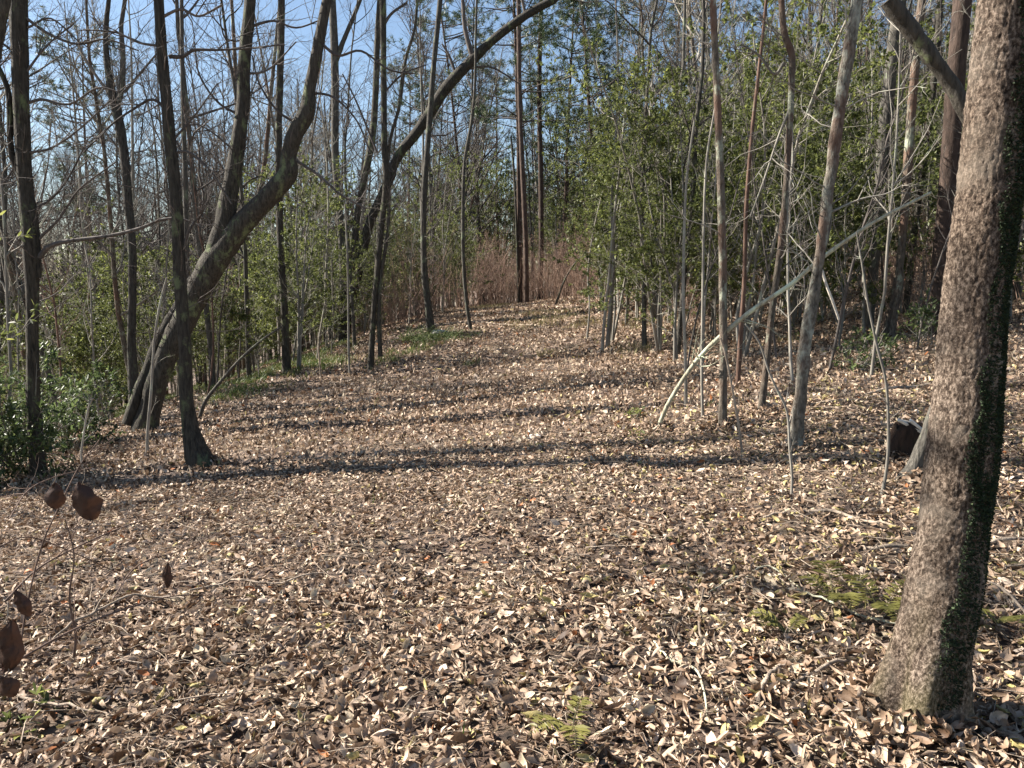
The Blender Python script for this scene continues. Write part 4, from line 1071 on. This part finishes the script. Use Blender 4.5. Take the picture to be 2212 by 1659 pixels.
# left woods below the rim
for x, y in spots(64, 10, 32, -1.05, -0.12, .55): put(SAPS[g.integers(6)], x, y, g.uniform(.9, 1.4), 'sapling')
for x, y in spots(38, 14, 32, -1.05, -0.1, .9): put(THIN[g.integers(5)], x, y, g.uniform(.85, 1.2), 'thin')
for x, y in spots(90, 15, 36, -1.05, -0.08, .8): put(EVG[g.integers(5)], x, y, g.uniform(.6, 1.0), 'evergreen')
# brush at the end of the path and down the left side
for x, y in spots(46, 24, 40, -.25, .25, .8): put(BRUSH[g.integers(4)], x, y, g.uniform(.8, 1.1), 'brush')
for x, y in spots(16, 18, 26, -.32, -.12, .9): put(BRUSH[g.integers(4)], x, y, g.uniform(.6, .9), 'brush')
for x, y in spots(40, 11, 30, .2, 1.0, .7): put(BRUSH[g.integers(4)], x, y, g.uniform(.4, .7), 'brush')
# pines round the end of the path
for px, Y_, k in ((1122, 34, 0), (1215, 40, 1), (1010, 44, 2), (1290, 38, 0), (1360, 46, 1), (880, 52, 1), (220, 42, 2), (1450, 44, 2), (1080, 56, 1), (1620, 40, 1), (1850, 38, 0), (2000, 46, 2)):
    x = (px - W / 2) / FPX * Y_; taken.append((x, Y_)); put(PINES[k], x, Y_, g.uniform(.85, 1.05), 'pine')
# far woods
for x, y in spots(46, 47, 70, -.3, .36, 1.2): put(EVG[(0, 1, 3, 4)[g.integers(4)]], x, y, g.uniform(1.4, 2.1), 'farevergreen')
for x, y in spots(40, 34, 60, .25, 1.0, 1.2): put(EVG[(1, 3)[g.integers(2)]], x, y, g.uniform(1.4, 2.1), 'farevergreen')
for x, y in spots(60, 26, 50, -1.05, 1.05, 1.6): put(TREES[g.integers(7)], x, y, g.uniform(.8, 1.15), 'far')
for x, y in spots(36, 22, 46, -1.05, -.05, 1.2): put(TREES[g.integers(7)], x, y, g.uniform(.75, 1.0), 'far')
for x, y in spots(100, 28, 60, -1.05, 1.05, 1.1): put(THIN[g.integers(5)], x, y, g.uniform(1.0, 1.4), 'far')
for x, y in spots(90, 50, 95, -1.05, 1.05, 1.6): put(TREES[g.integers(7)], x, y, g.uniform(.9, 1.3), 'far')
for x, y in spots(80, 32, 62, -1.05, 1.05, 1.1): put(EVG[g.integers(5)], x, y, g.uniform(.9, 1.5), 'farevergreen')

# leaves drifted against the feet of the nearer trunks
dr = MB()
for o in list(C.objects):
    if o.get('category') in ('tree', 'stump', 'fallen tree') and o.location.y < 14 and abs(o.location.x) < 8.5 * 1.1:
        big = o.name.startswith('maple'); n = 420 if big else 90; r0 = .13 if big else .05
        a_ = U(0, 6.28, n); rr = r0 + np.abs(rng.normal(0, .16 if big else .1, n))
        px_, py_ = o.location.x + np.cos(a_) * rr, o.location.y + np.sin(a_) * rr
        ps = np.stack([px_, py_, hf(px_, py_) + U(.01, .05, n) + .06 * np.exp(-(rr - r0) / .08)], -1)
        for k in range(3):
            tv, tf = leaf_template(4, 2, 1.0, U(0.35, 0.7), U(0.6, 2.4), U(0.4, 2.4), U(0.5, 1.1))
            q = slice(k, n, 3); m_ = len(ps[q])
            dr.inst(tv, tf, ps[q], rotm(U(0, 6.28, m_), rng.normal(0, .6, m_), rng.normal(0, .9, m_)), U(.03, .085, m_), np.clip(rng.normal(.5, .2, m_), 0, .85))
tag(dr.build('leaf_drift', M['dry'], ground), 'dry leaves drifted against the feet of the nearer trunks', kind='stuff')

# distant woods that read as one mass
def mass():
    mb = MB(); gg = np.random.default_rng(23)
    n = 900; y = np.sqrt(gg.uniform(90 ** 2, 190 ** 2, n)); a = gg.uniform(-1.1, 1.1, n)
    x = y * np.sin(a); y = y * np.cos(a)
    z = hf(x, y); h = gg.uniform(13, 21, n); r = gg.uniform(.08, .16, n)
    P = np.stack([np.stack([x + gg.normal(0, .3, n) * t, y, z - .3 + h * t], -1) for t in (0, .3, .6, 1)], 1)
    R = r[:, None] * np.array([1, .8, .55, .2]); mb.tubes(P, R, 4)
    b, br = grow(P, R, 16, (.2, .98), 4.2, (20, 60), 4, .05, .12, .12, g=gg); mb.tubes(b, br, 3)
    c, cr_ = grow(b[::1], br[::1], 4, (.2, .98), 1.7, (20, 60), 3, .022, .1, .15, g=gg); mb.tubes(c, cr_, 3)
    tag(mb.build('distant_woods', M['twigdark']), 'grey haze of bare distant woods seen between the trunks', 'woods', kind='stuff')
mass()

# ------------------------------------------------------------------ labels for the copied plants
for k in list(KIDS):            # any prototype that was never placed is removed
    pass
for proto in TREES + THIN + SAPS + EVG + PINES + BRUSH + BIG:
    if proto.name not in used:
        for ch in KIDS[proto.name]: bpy.data.objects.remove(ch)
        bpy.data.objects.remove(proto)
anch = sorted(ANCH)
names = [(-9e9, 'left picture edge')] + anch + [(9e9, 'right picture edge')]
ORD = ['first', 'second', 'third', 'fourth', 'fifth', 'sixth', 'seventh', 'eighth', 'ninth', 'tenth', 'eleventh', 'twelfth'] + ['%dth' % k for k in range(13, 60)]
GROUP = {'big': ('thick dark tree', 'tree', 'thick dark trees past the left edge'), 'sapling': ('slim bare sapling', 'sapling', 'bare saplings in the understorey'), 'thin': ('young bare tree', 'tree', 'young bare trees among the older trunks'),
         'evergreen': ('leafy evergreen sapling', 'sapling', 'evergreen saplings in the understorey'), 'brush': ('brown twiggy bush', 'bush', 'brown twiggy bushes'), 'far_near': ('far bare tree', 'tree', 'tall bare trees in the farther woods'), 'farevergreen_near': ('far evergreen', 'tree', 'evergreens in the farther woods'), 'pine': ('green-crowned pine', 'tree', 'pines beyond the path')}
bins = {}
for o, x, y, info in PLACED:
    px, _ = proj((x, y, float(hf(x, y)) + 1.0))
    o['_px'] = float(px)
    if info in ('far', 'farevergreen') and y < 50: info += '_near'
    if info in GROUP:
        k = max(i for i, (ax, _) in enumerate(names) if ax <= px)
        bins.setdefault((info, k), []).append((px, o))
    else:
        ev = info == 'farevergreen'
        where = 'down the slope at left' if px < 740 else ('beyond the end of the path' if px < 1290 else 'up the slope at right')
        tag(o, ('distant leafy evergreen ' if ev else 'distant bare grey tree ') + where, 'tree', ('distant evergreens ' if ev else 'distant bare trees ') + where)
for (info, k), lst in bins.items():
    lst.sort(key=lambda q: q[0]); kind, cat, grp = GROUP[info]
    a_, b_ = names[k][1], names[k + 1][1]
    for i, (px, o) in enumerate(lst):
        who = (ORD[i] + ' ' + kind) if len(lst) > 1 else ('only ' + kind)
        tag(o, '%s from left between %s and %s' % (who, a_, b_) if len(lst) > 1 else '%s between the %s and %s' % (who, a_, b_), cat, grp)
for o, *_ in PLACED: del o['_px']
